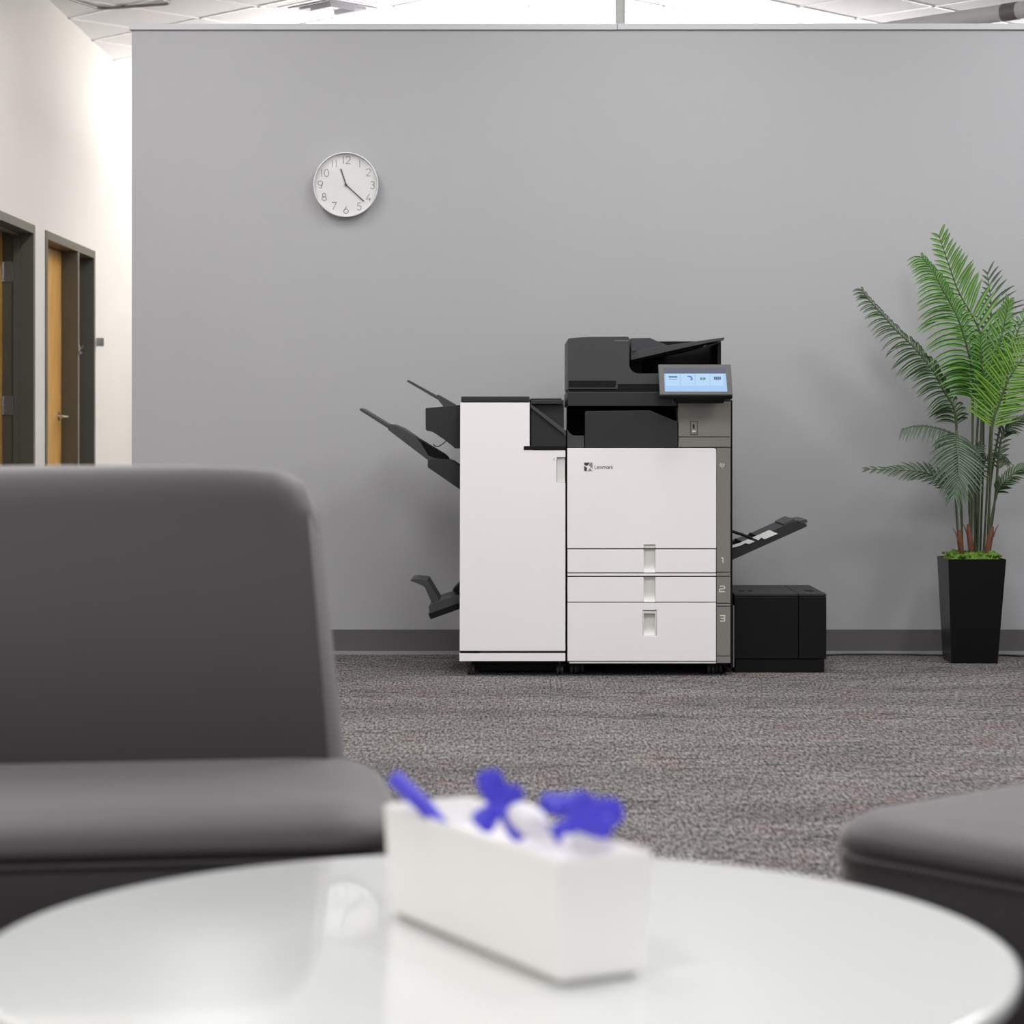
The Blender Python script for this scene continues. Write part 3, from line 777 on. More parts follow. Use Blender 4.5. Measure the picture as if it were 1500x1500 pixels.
b_ = N(); pprism(b_, [(777.3, 591.6), (829, 631), (829, 638.5), (777.3, 597.5)], F + .02, F + .012, F + .052, .0012); obj('bridge_rail', b_, M['char'], bu)
b_ = N(); pprism(b_, [(777.8, 598.5), (829, 639), (829, 654), (777.8, 654)], F + .04, F + .03, F + .052, .001); obj('bridge_skirt', b_, M['black'], bu)
b_ = N(); pbox(b_, 767.2, 828.4, 653.4, 659, F - .002, F + .05, .001, F); obj('ledge', b_, M['dark'], fi)
# stacker head and trays on the left flank
Yl = F + .1
b_ = N(); pprism(b_, [(623.3, 598.5), (624, 597.8), (675, 593), (675, 657), (666.5, 656.8), (660, 651), (650, 643.5), (640.5, 637), (634, 633), (630, 631.8), (625.5, 631), (623.5, 629)], Yl, Yl, Yl + .42, .0016)
obj('stapler_unit', b_, M['black'], fi)
Ya = F + .13
b_ = N(); pprism(b_, [(638, 581), (641.5, 577.8), (647, 580.5), (671, 594.8), (671, 597), (650, 596)], Ya, Ya, Ya + .34, .0012); ut = obj('upper_tray', b_, M['char'], fi)
b_ = N(); pprism(b_, [(595, 558.4), (598, 556.2), (640.5, 579.8), (638.3, 583.8)], Ya + .01, Ya + .03, Ya + .3, .001); obj('tray_slide', b_, M['char'], ut)
b_ = N(); pprism(b_, [(567.8, 629), (570.5, 622.2), (574.8, 621.4), (588, 627), (607.5, 640), (616, 648.5), (628, 668), (636.5, 671), (636, 676), (626.7, 674)], Ya, Ya, Ya + .34, .0015)
lt_ = obj('lower_tray', b_, M['char'], fi)
b_ = N(); pprism(b_, [(612, 643), (650, 666), (655, 671), (660, 680), (640, 678), (622, 666)], Ya + .03, Ya + .05, Ya + .32, .001); obj('tray_deck', b_, M['dark'], lt_)
b_ = N(); pprism(b_, [(626.5, 674), (636.5, 671.5), (653, 672.5), (663, 676), (671, 682), (675, 684), (675, 718), (626.5, 684.5)], Ya - .01, Ya - .01, Ya + .35, .0016); obj('tray_carriage', b_, M['black'], lt_)
b_ = N(); pprism(b_, [(525.6, 600.6), (528.3, 597.6), (571, 623.2), (568.3, 627.6)], Ya + .01, Ya + .03, Ya + .3, .001); obj('tray_slide', b_, M['char'], lt_)
b_ = N(); tube(b_, [(X(p, Ya), Ya + .1, Z(q_, Ya)) for p, q_ in ((654, 645), (648, 650), (642, 654), (638, 654.5), (635.5, 653), (633.8, 650.5))], .0018, 6); obj('wire_hook', b_, M['dark'], fi)
# booklet tray low on the left flank
Yc = F + .12
b_ = N(); pprism(b_, [(627.8, 889), (630, 886), (646, 878.6), (660, 874.5), (675, 872.5), (675, 883), (629.5, 899)], Yc, Yc, Yc + .34, .0014); bt = obj('booklet_tray', b_, M['char'], fi)
b_ = N(); pprism(b_, [(627.5, 899.6), (675, 883.5), (675, 891.5), (630.8, 907.3)], Yc + .002, Yc + .002, Yc + .33, .001); obj('tray_underside', b_, M['dark'], bt)
b_ = N(); pprism(b_, [(600.3, 851.2), (603, 848.9), (610, 848), (626, 850.2), (630, 857), (644.5, 881), (633, 886), (629.5, 878), (622, 861), (619.5, 858.8), (611, 855)], Yc + .02, Yc + .04, Yc + .28, .0012); obj('paper_stop', b_, M['char'], bt)
b_ = N(); pprism(b_, [(662.5, 866), (675, 853), (675, 872), (668, 870.5)], Yc + .02, Yc + .06, Yc + .25, .001); obj('exit_flap', b_, M['dark'], fi)
b_ = N(); box(b_, X(690, 9.14), X(826, 9.14), 9.13, BK - .05, .012, fz(967), .002); obj('base', b_, M['dark'], fi)
for px_, Y in ((690, 9.10), (820, 9.10), (692, 9.62), (815, 9.62)): castor(px_, Y, fi, .019)

# ================================================================== PAPER FEEDER
pf = thing('paper_feeder', 'low black paper feeder box on the carpet right of the printer', 'paper feeder', (X(1142, 9.16), 9.4, 0))
FF = 9.155
zt = Z(869.6, FF); bkY = 9.67
b_ = N(); box(b_, X(1075.5, FF), X(1169.6, FF), FF, bkY, Z(965.4, FF), zt - .012, .004); obj('feeder_body', b_, M['feeder'], pf)
b_ = N(); box(b_, X(1170.2, FF), X(1210.6, FF), FF, bkY, Z(965.4, FF), zt - .012, .004); obj('end_cover', b_, M['feeder'], pf)
b_ = N(); box(b_, X(1075.5, FF), X(1169.4, FF), FF, bkY, zt - .011, zt, .0025); ld = obj('lid', b_, M['feeder_lid'], pf)
b_ = N(); box(b_, X(1170.4, FF), X(1210.6, FF), FF, bkY, zt - .011, zt, .0025); ld2 = obj('end_lid', b_, M['feeder_lid'], pf)
for p0, p1 in ((1089, 1096), (1101, 1107)):
    b_ = N(); box(b_, X(p0, FF), X(p1, FF), FF + .12, FF + .20, zt - .002, zt + .0006); obj('lid_slot', b_, M['dark'], ld)
b_ = N(); box(b_, X(1186, FF), X(1200, FF), FF + .12, FF + .22, zt - .002, zt + .0006); obj('lid_slot', b_, M['dark'], ld2)
b_ = N(); box(b_, X(1077, FF), X(1208, FF), FF + .006, bkY - .01, .002, Z(966.2, FF), .003); obj('plinth', b_, M['feeder'], pf)
b_ = N(); box(b_, X(1073.4, FF), X(1075.2, FF), FF - .01, FF + .02, Z(977, FF), Z(887, FF), .0008); obj('docking_rail', b_, M['taupe'], pf)

# ================================================================== PLANT
PY = 9.63
pot = thing('potted_palm', 'artificial palm with arching green fronds in a tapered black planter', 'plant', (X(1427, PY), PY, 0))
yf0 = 9.52
def frus(bm, x0t, x1t, y0t, y1t, zt_, x0b, x1b, y0b, y1b, zb, bev=.003):
    t = bmesh.new()
    a = [t.verts.new(p) for p in ((x0t, y0t, zt_), (x1t, y0t, zt_), (x1t, y1t, zt_), (x0t, y1t, zt_))]
    b = [t.verts.new(p) for p in ((x0b, y0b, zb), (x1b, y0b, zb), (x1b, y1b, zb), (x0b, y1b, zb))]
    t.faces.new(a); t.faces.new(list(reversed(b)))
    for i in range(4): t.faces.new((a[i], b[i], b[(i + 1) % 4], a[(i + 1) % 4]))
    bmesh.ops.recalc_face_normals(t, faces=t.faces[:])
    top = [f for f in t.faces if all(abs(v.co.z - zt_) < 1e-6 for v in f.verts)]
    r = bmesh.ops.inset_region(t, faces=top, thickness=.006)
    top = [f for f in t.faces if all(abs(v.co.z - zt_) < 1e-6 for v in f.verts) and f in top]
    ex = bmesh.ops.extrude_face_region(t, geom=top)
    vs = [v for v in ex['geom'] if isinstance(v, bmesh.types.BMVert)]
    for v in vs: v.co.z -= .05
    for f_ in top:
        if f_.is_valid: t.faces.remove(f_)
    bmesh.ops.recalc_face_normals(t, faces=t.faces[:])
    merge(bm, t)
ptz = Z(819, 9.50)
b_ = N(); frus(b_, X(1389, 9.49), X(1474, 9.49), 9.49, 9.74, ptz, X(1393.5, 9.52), X(1461.5, 9.52), 9.52, 9.71, 0)
obj('planter', b_, M['pot'], pot, smooth=0)
ms = N()
rnd = random.Random(4)
nx, ny = 34, 20
x0, x1, y0_, y1_ = X(1393, 9.5), X(1471, 9.5), 9.503, 9.727
grid = []
for i in range(nx + 1):
    row = []
    for j in range(ny + 1):
        u, v = i / nx, j / ny
        e = min(u, 1 - u, v, 1 - v)
        h = ptz - .014 + .030 * min(1, e * 6) + rnd.uniform(-.007, .010) * (1 if e > 0 else 0) + .008 * math.sin(u * 17 + v * 6)*(1 if e > 0 else 0)
        row.append(ms.verts.new((x0 + (x1 - x0) * u, y0_ + (y1_ - y0_) * v, h)))
    grid.append(row)
for i in range(nx):
    for j in range(ny): ms.faces.new((grid[i][j], grid[i + 1][j], grid[i + 1][j + 1], grid[i][j + 1]))
for k in range(160):
    x = rnd.uniform(x0 + .008, x1 - .008); y = rnd.uniform(y0_ + .006, y1_ - .01); r = rnd.uniform(.004, .011)
    t = bmesh.new(); bmesh.ops.create_icosphere(t, subdivisions=1, radius=r, matrix=Matrix.Translation((x, y, ptz + .012 + rnd.uniform(-.004, .006)))); merge(ms, t)
mo = obj('moss', ms, M['moss'], pot, smooth=50); mo['kind'] = 'stuff'

def smooth_path(pts, n):
    """Catmull-Rom through 3-D points, n samples"""
    P_ = [Vector(p) for p in pts]; P_ = [P_[0] * 2 - P_[1]] + P_ + [P_[-1] * 2 - P_[-2]]
    out = []; m = len(P_) - 3
    for k in range(n):
        t = k / (n - 1) * m; i = min(int(t), m - 1); t -= i
        p0, p1, p2, p3 = P_[i:i + 4]
        out.append(0.5 * ((2 * p1) + (p2 - p0) * t + (2 * p0 - 5 * p1 + 4 * p2 - p3) * t * t + (3 * p1 - p0 - 3 * p2 + p3) * t ** 3))
    return out
def pp(px, py, Y): return Vector((X(px, Y), Y, Z(py, Y)))

def leaflet(bm, base, d, L, wd, droop, side_n, seg=6):
    prev = None
    rib = bm.verts.layers.float['rib']
    tip_t = Vector((0, 0, -1))
    for i in range(seg + 1):
        s = i / seg
        c = base + d * (L * s) + tip_t * (droop * L * s * s)
        tan = (d + tip_t * (2 * droop * s)).normalized()
        sd = tan.cross(side_n).normalized()
        wv = wd * (math.sin(PI * min(1, s * .92 + .10)) ** .75) * (1 - .25 * s) if i < seg else 0
        fold = sd.cross(tan).normalized() * wv * .22
        if i == seg: cur = [bm.verts.new(c)]
        else: cur = [bm.verts.new(c + sd * wv / 2 + fold), bm.verts.new(c), bm.verts.new(c - sd * wv / 2 + fold)]
        cur[1 if len(cur) == 3 else 0][rib] = 1.0
        if prev:
            if len(cur) == 3:
                bm.faces.new((prev[0], prev[1], cur[1], cur[0])); bm.faces.new((prev[1], prev[2], cur[2], cur[1]))
            else:
                bm.faces.new((prev[0], prev[1], cur[0])); bm.faces.new((prev[1], prev[2], cur[0]))
        prev = cur

def frond(path, mname, n, Ll, Lr, ang=52, droop=.35, wd=.015, start=.0, face=(0, -1, 0), stem=None, tipang=25, seed=0, lift=.0, mr=None, thick=1.3):
    """path runs base -> tip as (px,py,depth); leaflets left (Ll) and right (Lr) lengths in m, start = bare fraction"""
    rn = random.Random(seed)
    pts = smooth_path([pp(*p) for p in path], 60)
    leafs = N(); leafs.verts.layers.float.new('rib')
    fn = Vector(face).normalized()
    n = int(n * 1.15)
    for k in range(n):
        s = start + (1 - start) * (k + .5) / n
        fi_ = s * 59; i = min(int(fi_), 58); t = fi_ - i
        b = pts[i].lerp(pts[i + 1], t); tan = (pts[min(59, i + 2)] - pts[max(0, i - 1)]).normalized()
        lat = tan.cross(fn).normalized()
        rel = (k + .5) / n
        env = (.62 + .38 * math.sin(PI * min(1, rel * 1.1 + .12))) * (1 - .38 * rel ** 5)
        a = R(ang + (tipang - ang) * rel ** 1.5)
        for sg, L in ((-1, Ll), (1, Lr)):
            if L <= 0: continue
            aa = a + R(rn.uniform(-4, 4)); 
            d = (tan * math.cos(aa) + lat * sg * math.sin(aa) + fn * (lift + rn.uniform(-.08, .08))).normalized()
            leaflet(leafs, b, d, L * env * rn.uniform(.92, 1.05), wd * thick * (1 - .35 * rel) * rn.uniform(.85, 1.1), droop * rn.uniform(.8, 1.15), fn)
    o = obj('frond', leafs, M[mname], pot, smooth=60)
    sp = N()
    st = [pp(*p) for p in (stem or [])]
    allp = (smooth_path([pp(*p) for p in (stem + [path[0]])], 24)[:-1] if stem else []) + pts
    m_ = len(allp); ns = len(allp) - 60
    rad = [(.0048 if i < ns else .0042 * (1 - (i - ns) / 60) + .0012) for i in range(m_)]
    tube(sp, allp, rad, 8)
    obj('stalk', sp, M[mr or 'stalk'], o, smooth=60)
    return o
# tall pale frond at the top
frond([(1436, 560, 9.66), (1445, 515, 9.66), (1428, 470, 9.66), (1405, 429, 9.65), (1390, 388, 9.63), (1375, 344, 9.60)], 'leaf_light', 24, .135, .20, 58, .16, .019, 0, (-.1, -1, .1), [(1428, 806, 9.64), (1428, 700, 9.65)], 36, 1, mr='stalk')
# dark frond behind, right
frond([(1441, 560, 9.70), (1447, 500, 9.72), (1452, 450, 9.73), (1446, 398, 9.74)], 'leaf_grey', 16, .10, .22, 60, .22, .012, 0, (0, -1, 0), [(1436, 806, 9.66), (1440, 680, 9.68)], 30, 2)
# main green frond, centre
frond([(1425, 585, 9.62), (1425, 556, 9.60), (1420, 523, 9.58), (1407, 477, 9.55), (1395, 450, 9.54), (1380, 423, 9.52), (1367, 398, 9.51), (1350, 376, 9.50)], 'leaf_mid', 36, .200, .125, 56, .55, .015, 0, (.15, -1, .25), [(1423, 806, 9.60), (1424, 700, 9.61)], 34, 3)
# long frond in the shaded green, reaching left
frond([(1401, 624, 9.60), (1397, 597, 9.59), (1381, 570, 9.57), (1368, 545, 9.55), (1353, 526, 9.54), (1336, 506, 9.53), (1312, 483, 9.52), (1293, 462, 9.51), (1275, 442, 9.50), (1262, 425, 9.49)], 'leaf_shaded', 33, .160, .105, 56, .5, .016, 0, (.3, -.8, .55), [(1410, 806, 9.61), (1407, 730, 9.61), (1401, 670, 9.60)], 30, 4)
# front frond in the lit green, right
frond([(1453, 627, 9.50), (1457, 608, 9.49), (1465, 587, 9.48), (1473, 565, 9.47), (1484, 544, 9.46), (1497, 526, 9.46), (1513, 508, 9.46), (1535, 492, 9.47)], 'leaf_lit', 27, .170, .16, 60, .05, .0105, 0, (0, -1, .1), [(1447, 806, 9.57), (1450, 720, 9.54)], 56, 5)
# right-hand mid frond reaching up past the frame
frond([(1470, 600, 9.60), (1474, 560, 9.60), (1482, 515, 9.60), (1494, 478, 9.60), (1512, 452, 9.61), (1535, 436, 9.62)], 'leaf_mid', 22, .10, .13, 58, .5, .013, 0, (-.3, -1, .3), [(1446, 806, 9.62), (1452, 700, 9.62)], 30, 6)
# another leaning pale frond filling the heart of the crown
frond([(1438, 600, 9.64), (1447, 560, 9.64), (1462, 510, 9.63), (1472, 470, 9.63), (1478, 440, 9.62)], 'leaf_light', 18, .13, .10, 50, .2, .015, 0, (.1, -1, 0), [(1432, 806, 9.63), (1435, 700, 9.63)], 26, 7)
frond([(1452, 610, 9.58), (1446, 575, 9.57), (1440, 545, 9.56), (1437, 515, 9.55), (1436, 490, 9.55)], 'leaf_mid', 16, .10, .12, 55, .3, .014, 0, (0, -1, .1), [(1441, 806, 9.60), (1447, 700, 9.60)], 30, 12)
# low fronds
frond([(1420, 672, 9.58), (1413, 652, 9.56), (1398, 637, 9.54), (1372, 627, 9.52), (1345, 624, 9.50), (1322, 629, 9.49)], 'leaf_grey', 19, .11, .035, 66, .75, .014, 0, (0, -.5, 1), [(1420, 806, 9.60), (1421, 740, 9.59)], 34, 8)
frond([(1408, 735, 9.56), (1390, 712, 9.54), (1372, 699, 9.52), (1350, 691, 9.51), (1327, 689, 9.50), (1300, 688, 9.49), (1268, 687, 9.48)], 'leaf_shaded', 14, .085, .085, 40, .12, .013, .05, (.1, -1, .35), [(1408, 806, 9.59), (1409, 770, 9.58)], 16, 9)
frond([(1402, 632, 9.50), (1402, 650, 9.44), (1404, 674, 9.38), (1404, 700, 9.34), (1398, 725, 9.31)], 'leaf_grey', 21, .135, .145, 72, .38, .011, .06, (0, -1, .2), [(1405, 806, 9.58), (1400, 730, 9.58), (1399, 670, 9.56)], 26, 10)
frond([(1460, 723, 9.54), (1468, 709, 9.52), (1484, 694, 9.51), (1502, 684, 9.50), (1530, 680, 9.50)], 'leaf_shaded', 16, .06, .07, 48, .15, .013, 0, (0, -.8, .7), [(1444, 806, 9.56), (1453, 755, 9.55)], 24, 11)
frond([(1461, 690, 9.56), (1463, 664, 9.55), (1468, 637, 9.54), (1478, 627, 9.53), (1492, 616, 9.53), (1512, 606, 9.53), (1535, 603, 9.53)], 'leaf_shaded', 20, .05, .07, 50, .25, .013, 0, (.2, -.7, .7), [(1447, 806, 9.58), (1456, 745, 9.57)], 28, 13)
frond([(1432, 700, 9.64), (1440, 680, 9.63), (1452, 668, 9.62), (1466, 668, 9.61), (1478, 678, 9.60)], 'leaf_shaded', 13, .07, .06, 60, .5, .013, 0, (0, -.5, 1), [(1432, 806, 9.64), (1430, 750, 9.64)], 34, 14)
frond([(1420, 700, 9.64), (1424, 680, 9.63), (1428, 664, 9.62), (1436, 652, 9.62)], 'leaf_shaded', 10, .075, .075, 60, .4, .013, 0, (0, -1, .4), [(1424, 806, 9.64), (1420, 750, 9.64)], 34, 15)
# brown sheaths
for (a, m1, c, th) in (((1409, 812), (1406.5, 795), (1404.5, 776), .011), ((1423, 812), (1421.5, 795), (1418, 768), .011), ((1446, 815), (1449, 795), (1454, 771), .012)):
    s_ = N(); tube(s_, smooth_path([pp(a[0], a[1], 9.56), pp(m1[0], m1[1], 9.555), pp(c[0], c[1], 9.55)], 8), [th * .8, th, th * 1.08, th * 1.12, th * 1.12, th * 1.02, th * .8, th * .45], 10)
    sg_ = 1 if c[0] > 1440 else -1
    tube(s_, smooth_path([pp(c[0] + sg_ * 1, c[1] + 16, 9.545), pp(c[0] + sg_ * 4, c[1] + 6, 9.545), pp(c[0] + sg_ * 9, c[1] - 3, 9.545)], 5), [.003, .003, .0025, .002, .0008], 6)
    obj('sheath', s_, M['sheath'], pot, smooth=60)

# power cord along the baseboard
cd = N(); tube(cd, smooth_path([(X(1208, 9.85), 9.84, .004), (X(1260, 9.85), 9.87, .004), (X(1330, 9.85), 9.86, .004), (X(1400, 9.8), 9.83, .004), (X(1465, 9.8), 9.84, .004), (X(1500, 9.8), 9.80, .004), (X(1560, 9.8), 9.82, .004)], 60), .0038, 8)
tag(obj('power_cord', cd, M['cord'], off=(X(1350, 9.85), 9.86, 0)), 'thin black cord lying along the baseboard behind the planter', 'cord')

# ================================================================== LOUNGE SEATS
def rbox(bm, w_, d_, z0, z1, rc, re, n=6, crown=0.0, rv=None):
    """cushion: rounded rectangle in plan (corner rc) with softly rolled top and bottom edges (re)"""
    rv = rv or re
    rings = []
    def outline(inset):
        r = max(.002, rc - inset); hx, hy = w_ / 2 - inset, d_ / 2 - inset; out = []
        for cxn, cyn, a0 in ((1, 1, 0), (-1, 1, 90), (-1, -1, 180), (1, -1, 270)):
            for k in range(9):
                a = R(a0 + 90 * k / 8)
                out.append((cxn * (hx - r) + r * math.cos(a), cyn * (hy - r) + r * math.sin(a)))
        return out
    levels = [(.012, z0), (0, z0 + .012)]
    for k in range(n + 1):
        a = PI / 2 * k / n
        levels.append((re * (1 - math.cos(a)), z1 - rv + rv * math.sin(a)))
    for ins in (re + .03, re + .08, re + .14):
        levels.append((ins, z1 + crown * (1 - (1 - min(1, (ins - re) / .2)) ** 2)))
    for ins, z in levels:
        rings.append([bm.verts.new((x, y, z)) for x, y in outline(min(ins, min(w_, d_) / 2 - .01))])
    for i in range(len(rings) - 1):
        m_ = len(rings[i])
        for k in range(m_): bm.faces.new((rings[i][k], rings[i][(k + 1) % m_], rings[i + 1][(k + 1) % m_], rings[i + 1][k]))
    bm.faces.new(rings[-1]); bm.faces.new(list(reversed(rings[0])))
    bmesh.ops.recalc_face_normals(bm, faces=bm.faces[:])

def make_chair(label, loc, rz, wid=.78, dep=.68):
    t = bpy.data.objects.new('lounge_chair', None); C.objects.link(t)
    t.location = loc; t.rotation_euler = (0, 0, rz); t['label'] = label; t['category'] = 'chair'
    t['group'] = 'charcoal lounge chairs round the white table'
    def loc_obj(name, bm, m, par=t):
        me = bpy.data.meshes.new(name); bm.to_mesh(me); bm.free(); me.materials.append(m)
        o = bpy.data.objects.new(name, me); C.objects.link(o); o.parent = par
        for p in me.polygons: p.use_smooth = True
        me.set_sharp_from_angle(angle=R(50)); return o
    s = N(); rbox(s, wid, dep, .395, .456, .12, .12, 10, .004, .046); seat = loc_obj('seat', s, M['vinyl'])
    s = N(); rbox(s, wid - .006, dep - .006, .17, .394, .118, .012, 4); loc_obj('seat_base', s, M['vinyl'])
    s = N(); ring = []
    hx, hy, r = wid / 2 + .0005, dep / 2 + .0005, .12
    for cxn, cyn, a0 in ((1, 1, 0), (-1, 1, 90), (-1, -1, 180), (1, -1, 270)):
        for k in range(9):
            a = R(a0 + 90 * k / 8); ring.append((cxn * (hx - r) + r * math.cos(a), cyn * (hy - r) + r * math.sin(a), .3945))
    tube(s, ring + ring[:2], .0035, 6); loc_obj('piping', s, M['vinyl'], seat)
    # backrest: tapers upward, rounded shoulders, leans back a little
    b = N(); hb_, ht, H0, H1 = wid / 2 - .057, wid / 2 - .090, .42, .908
    th = .12; nx_, nz_ = 28, 26
    def P3(u, v, side):
        z = H0 + (H1 - H0) * v
        half = hb_ + (ht - hb_) * v
        x = u * half
        rr = .060                                  # shoulder rounding
        edge = max(0, (abs(u) * half - (half - rr)) / rr)
        ztop = H1 - rr * (1 - math.sqrt(max(0, 1 - edge * edge))) - .022 * u ** 4
        z = H0 + (ztop - H0) * v
        # pillow the faces towards their borders
        eu = 1 - abs(u); ev = 1 - v
        k = min(1, eu / .10); kv = min(1, ev / .13)
        puff = math.sqrt(max(0, 1 - (1 - k) ** 2)) * math.sqrt(max(0, 1 - (1 - kv) ** 2))
        y = dep / 2 - .085 + .03 * v + .13 * v * v + side * th / 2 * (.08 + .92 * puff)
        return (x, y, z)
    fr = [[b.verts.new(P3(-1 + 2 * i / nx_, 1 - (1 - j / nz_) ** 1.6, -1)) for j in range(nz_ + 1)] for i in range(nx_ + 1)]
    bk = [[b.verts.new(P3(-1 + 2 * i / nx_, 1 - (1 - j / nz_) ** 1.6, 1)) for j in range(nz_ + 1)] for i in range(nx_ + 1)]
    for g in (fr, bk):
        for i in range(nx_):
            for j in range(nz_): b.faces.new((g[i][j], g[i + 1][j], g[i + 1][j + 1], g[i][j + 1]))
    for j in range(nz_):
        b.faces.new((fr[0][j], fr[0][j + 1], bk[0][j + 1], bk[0][j])); b.faces.new((fr[-1][j], bk[-1][j], bk[-1][j + 1], fr[-1][j + 1]))
    for i in range(nx_):
        b.faces.new((fr[i][-1], fr[i + 1][-1], bk[i + 1][-1], bk[i][-1])); b.faces.new((fr[i][0], bk[i][0], bk[i + 1][0], fr[i + 1][0]))
    bmesh.ops.recalc_face_normals(b, faces=b.faces[:])
    loc_obj('backrest', b, M['vinyl'])
    for sx in (-1, 1):
        for sy in (-1, 1):
            l = N(); tube(l, [(sx * (wid / 2 - .1), sy * (dep / 2 - .1), .172), (sx * (wid / 2 - .08), sy * (dep / 2 - .08), .001)], [.02, .014], 12)
            loc_obj('leg', l, M['leg'])
    return t
c1 = make_chair('armless charcoal lounge chair with rounded backrest at the left edge', (-.618, 3.335, 0), R(8), .90, .66)
c2 = make_chair('charcoal lounge chair whose seat corner shows at the right edge', (.885, 3.06, 0), R(-48.7), .75, .65)

# ================================================================== TABLE
tt = thing('coffee_table', 'round glossy white coffee table in the foreground', 'table', (-.017, 2.26, 0))
TH = .459; RT = .507
t = N(); lathe(t, [(0, TH - .018), (RT - .006, TH - .018), (RT - .001, TH - .014), (RT, TH - .009), (RT - .0015, TH - .003), (RT - .006, TH - .0004), (RT - .008, TH), (0, TH)], tt.location, 'Z', 160)
obj('tabletop', t, M['table'], tt, smooth=30)
t = N(); lathe(t, [(0, TH - .05), (.16, TH - .05), (.17, TH - .018), (0, TH - .018)], tt.location, 'Z', 48); obj('mounting_plate', t, M['leg'], tt)
t = N(); lathe(t, [(0, .02), (.038, .02), (.036, TH - .05), (0, TH - .05)], tt.location, 'Z', 40); obj('pedestal', t, M['leg'], tt)
t = N(); lathe(t, [(0, 0.001), (.30, 0.001), (.30, .008), (.06, .022), (0, .024)], tt.location, 'Z', 64); obj('foot', t, M['leg'], tt)

# white box on the table
Fc = Vector((.0425, 2.084)); ul = Vector((-.480, .877)).normalized(); vl = Vector((.877, .480)).normalized()
BL, BW, BH = .360, .096, .117
def BP(a, b, z): p = Fc + ul * a + vl * b; return Vector((p.x, p.y, TH + z))
bx = thing('white_tray_box', 'oblong white box on the round table holding blue-ended bits', 'box', (Fc.x + ul.x * BL / 2 + vl.x * BW / 2, Fc.y + ul.y * BL / 2 + vl.y * BW / 2, TH))
def tapered(bm, ins_b, ins_t, z0, z1):
    a = [bm.verts.new(BP(x, y, z0)) for x, y in ((ins_b, ins_b), (BL - ins_b, ins_b), (BL - ins_b, BW - ins_b), (ins_b, BW - ins_b))]
    b = [bm.verts.new(BP(x, y, z1)) for x, y in ((ins_t, ins_t), (BL - ins_t, ins_t), (BL - ins_t, BW - ins_t), (ins_t, BW - ins_t))]
    return a, b
t = N(); fl = .003
a, b = tapered(t, .002, -fl, .006, BH)
c, d = tapered(t, .009, -fl + .005, .012, BH)
t.faces.new(list(reversed(a))); t.faces.new(c)
for i in range(4):
    j = (i + 1) % 4
    t.faces.new((a[i], a[j], b[j], b[i])); t.faces.new((c[j], c[i], d[i], d[j])); t.faces.new((b[i], b[j], d[j], d[i]))
bmesh.ops.recalc_face_normals(t, faces=t.faces[:])
ed = [e for e in t.edges if e.calc_length() > .0]
bmesh.ops.bevel(t, geom=[e for e in t.edges if len(e.link_faces) == 2], offset=.002, segments=2, affect='EDGES', clamp_overlap=True)
obj('box_shell', t, M['boxw'], bx)
t = N(); a, b = tapered(t, .010, .009, .0005, .0065); t.faces.new(list(reversed(a))); t.faces.new(b)
for i in range(4): t.faces.new((a[i], a[(i + 1) % 4], b[(i + 1) % 4], b[i]))
bmesh.ops.recalc_face_normals(t, faces=t.faces[:])
obj('foot_pad', t, M['white_recess'], bx)

# things in the box
def blade(bm, p, q, w0, w1, th=.0035, bend=0):
    """tapered pleated blade from p to q, widening"""
    p, q = Vector(p), Vector(q); d = (q - p); L = d.length; d.normalize()
    s = d.cross(Vector((0, -1, .15))).normalized(); n = d.cross(s).normalized()
    prev = None; seg = 6
    for i in range(seg + 1):
        k = i / seg; wv = (w0 + (w1 - w0) * math.sin(k * PI * .62)) / 2
        if i == seg: wv *= .55
        c = p.lerp(q, k) + n * (bend * L * math.sin(k * PI))
        z = n * th / 2
        cur = [bm.verts.new(c + s * wv + z * .3), bm.verts.new(c + s * wv * .5 + z), bm.verts.new(c - s * wv * .1 - z * .2), bm.verts.new(c - s * wv * .6 + z), bm.verts.new(c - s * wv), bm.verts.new(c - s * wv * .6 - z), bm.verts.new(c + s * wv * .4 - z * 1.6)]
        m_ = len(cur)
        if prev:
            for a_ in range(m_): bm.faces.new((prev[a_], prev[(a_ + 1) % m_], cur[(a_ + 1) % m_], cur[a_]))
        else: bm.faces.new(list(reversed(cur)))
        prev = cur
    bm.faces.new(prev)
def Q(px, py, Y): return pp(px, py, Y)
# blue stick leaning on the left end
t = N(); tube(t, [Q(575, 1136, 2.345), Q(577, 1139, 2.345), Q(622, 1181, 2.325), Q(650, 1215, 2.315)], [.004, .0088, .0088, .008], 16)
tag(obj('blue_stick', t, M['blue'], off=Q(650, 1215, 2.315), smooth=50), 'blue stick leaning out of the far left end of the white box', 'stick')
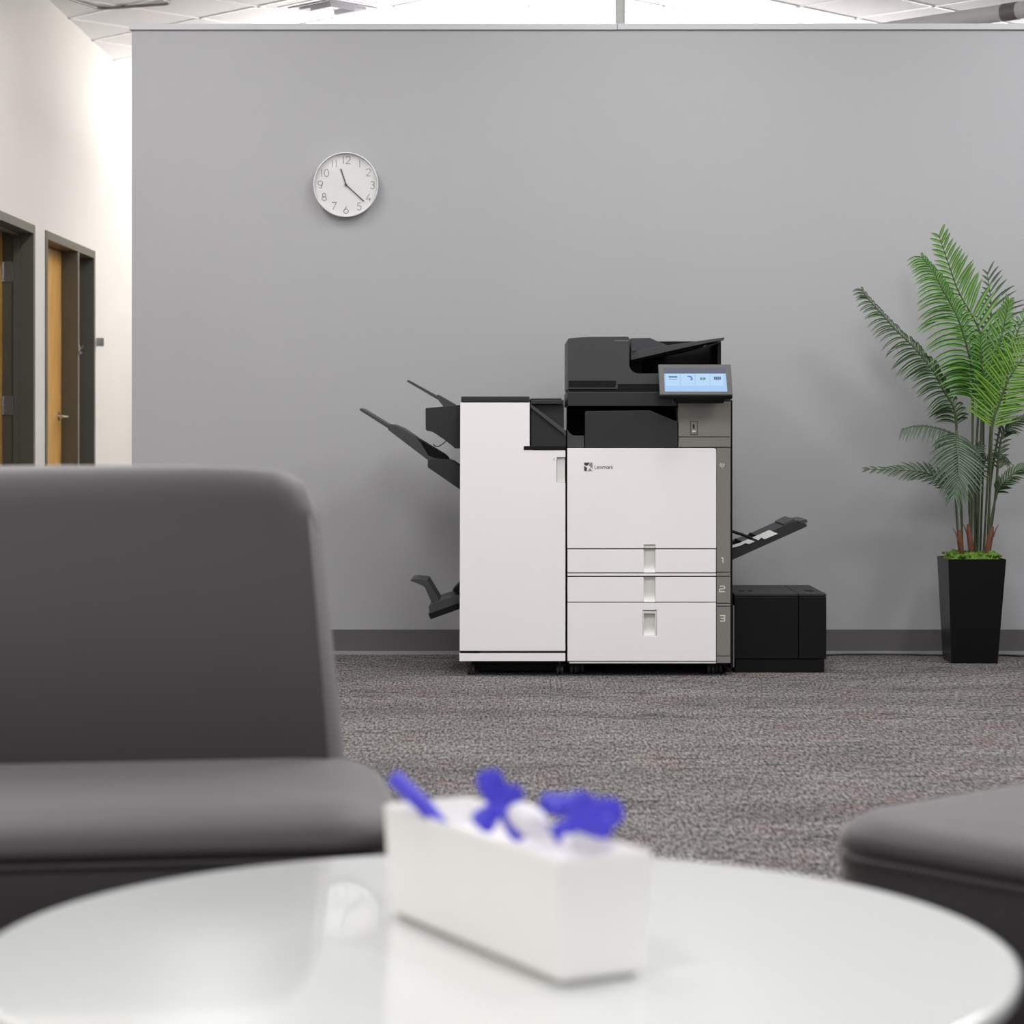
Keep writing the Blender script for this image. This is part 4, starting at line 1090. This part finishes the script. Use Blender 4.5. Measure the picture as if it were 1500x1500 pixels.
# bundle with splayed blue ends, centre
k1 = thing('twist_wrapper', 'white twist packet in the middle of the white box, blue ends standing up', 'packet', Q(728, 1185, 2.27))
t = N(); c0 = Q(727, 1182, 2.27)
blade(t, c0, Q(714, 1128, 2.275), .012, .027); blade(t, c0, Q(764, 1156, 2.26), .010, .020); blade(t, c0, Q(700, 1212, 2.262), .014, .026, bend=.08); blade(t, Q(733, 1178, 2.268), Q(764, 1230, 2.25), .014, .017); blade(t, c0, Q(735, 1142, 2.28), .010, .016)
bmesh.ops.recalc_face_normals(t, faces=t.faces[:]); obj('blue_end', t, M['blue'], k1, smooth=40)
t = N(); tube(t, smooth_path([Q(748, 1186, 2.262), Q(766, 1196, 2.255), Q(785, 1208, 2.245), Q(806, 1216, 2.235)], 10), [.006, .011, .013, .014, .015, .015, .014, .012, .009, .005], 16)
obj('wrapped_piece', t, M['whitefilm'], k1, smooth=60)
k2 = thing('twist_wrapper', 'white twist packet at the near end of the white box, blue ends spread wide', 'packet', Q(845, 1205, 2.19))
t = N(); c0 = Q(842, 1206, 2.19)
blade(t, c0, Q(855, 1160, 2.20), .014, .026); blade(t, c0, Q(912, 1184, 2.18), .014, .028, bend=-.06); blade(t, c0, Q(898, 1210, 2.175), .014, .026); blade(t, c0, Q(810, 1226, 2.185), .014, .020); blade(t, c0, Q(886, 1172, 2.20), .011, .018)
blade(t, Q(828, 1190, 2.205), Q(793, 1170, 2.22), .012, .020); blade(t, Q(832, 1194, 2.205), Q(818, 1164, 2.22), .010, .016)
bmesh.ops.recalc_face_normals(t, faces=t.faces[:]); obj('blue_end', t, M['blue'], k2, smooth=40)
t = N(); tube(t, smooth_path([Q(812, 1222, 2.20), Q(824, 1227, 2.195), Q(838, 1232, 2.185)], 7), [.004, .008, .010, .011, .010, .008, .004], 14)
obj('wrapped_piece', t, M['whitefilm'], k2, smooth=60)
# white filler the pieces lie on
t = N(); a, b = tapered(t, .0135, -.001, .02, BH - .022); t.faces.new(list(reversed(a))); t.faces.new(b)
for i in range(4): t.faces.new((a[i], a[(i + 1) % 4], b[(i + 1) % 4], b[i]))
bmesh.ops.recalc_face_normals(t, faces=t.faces[:])
bmesh.ops.subdivide_edges(t, edges=t.edges[:], cuts=6, use_grid_fill=True)
rn = random.Random(2)
for v in t.verts:
    if v.co.z > TH + BH - .024: v.co.z += rn.uniform(-.004, .004)
fo = obj('tissue_filler', t, M['whitefilm'], bx, smooth=60)
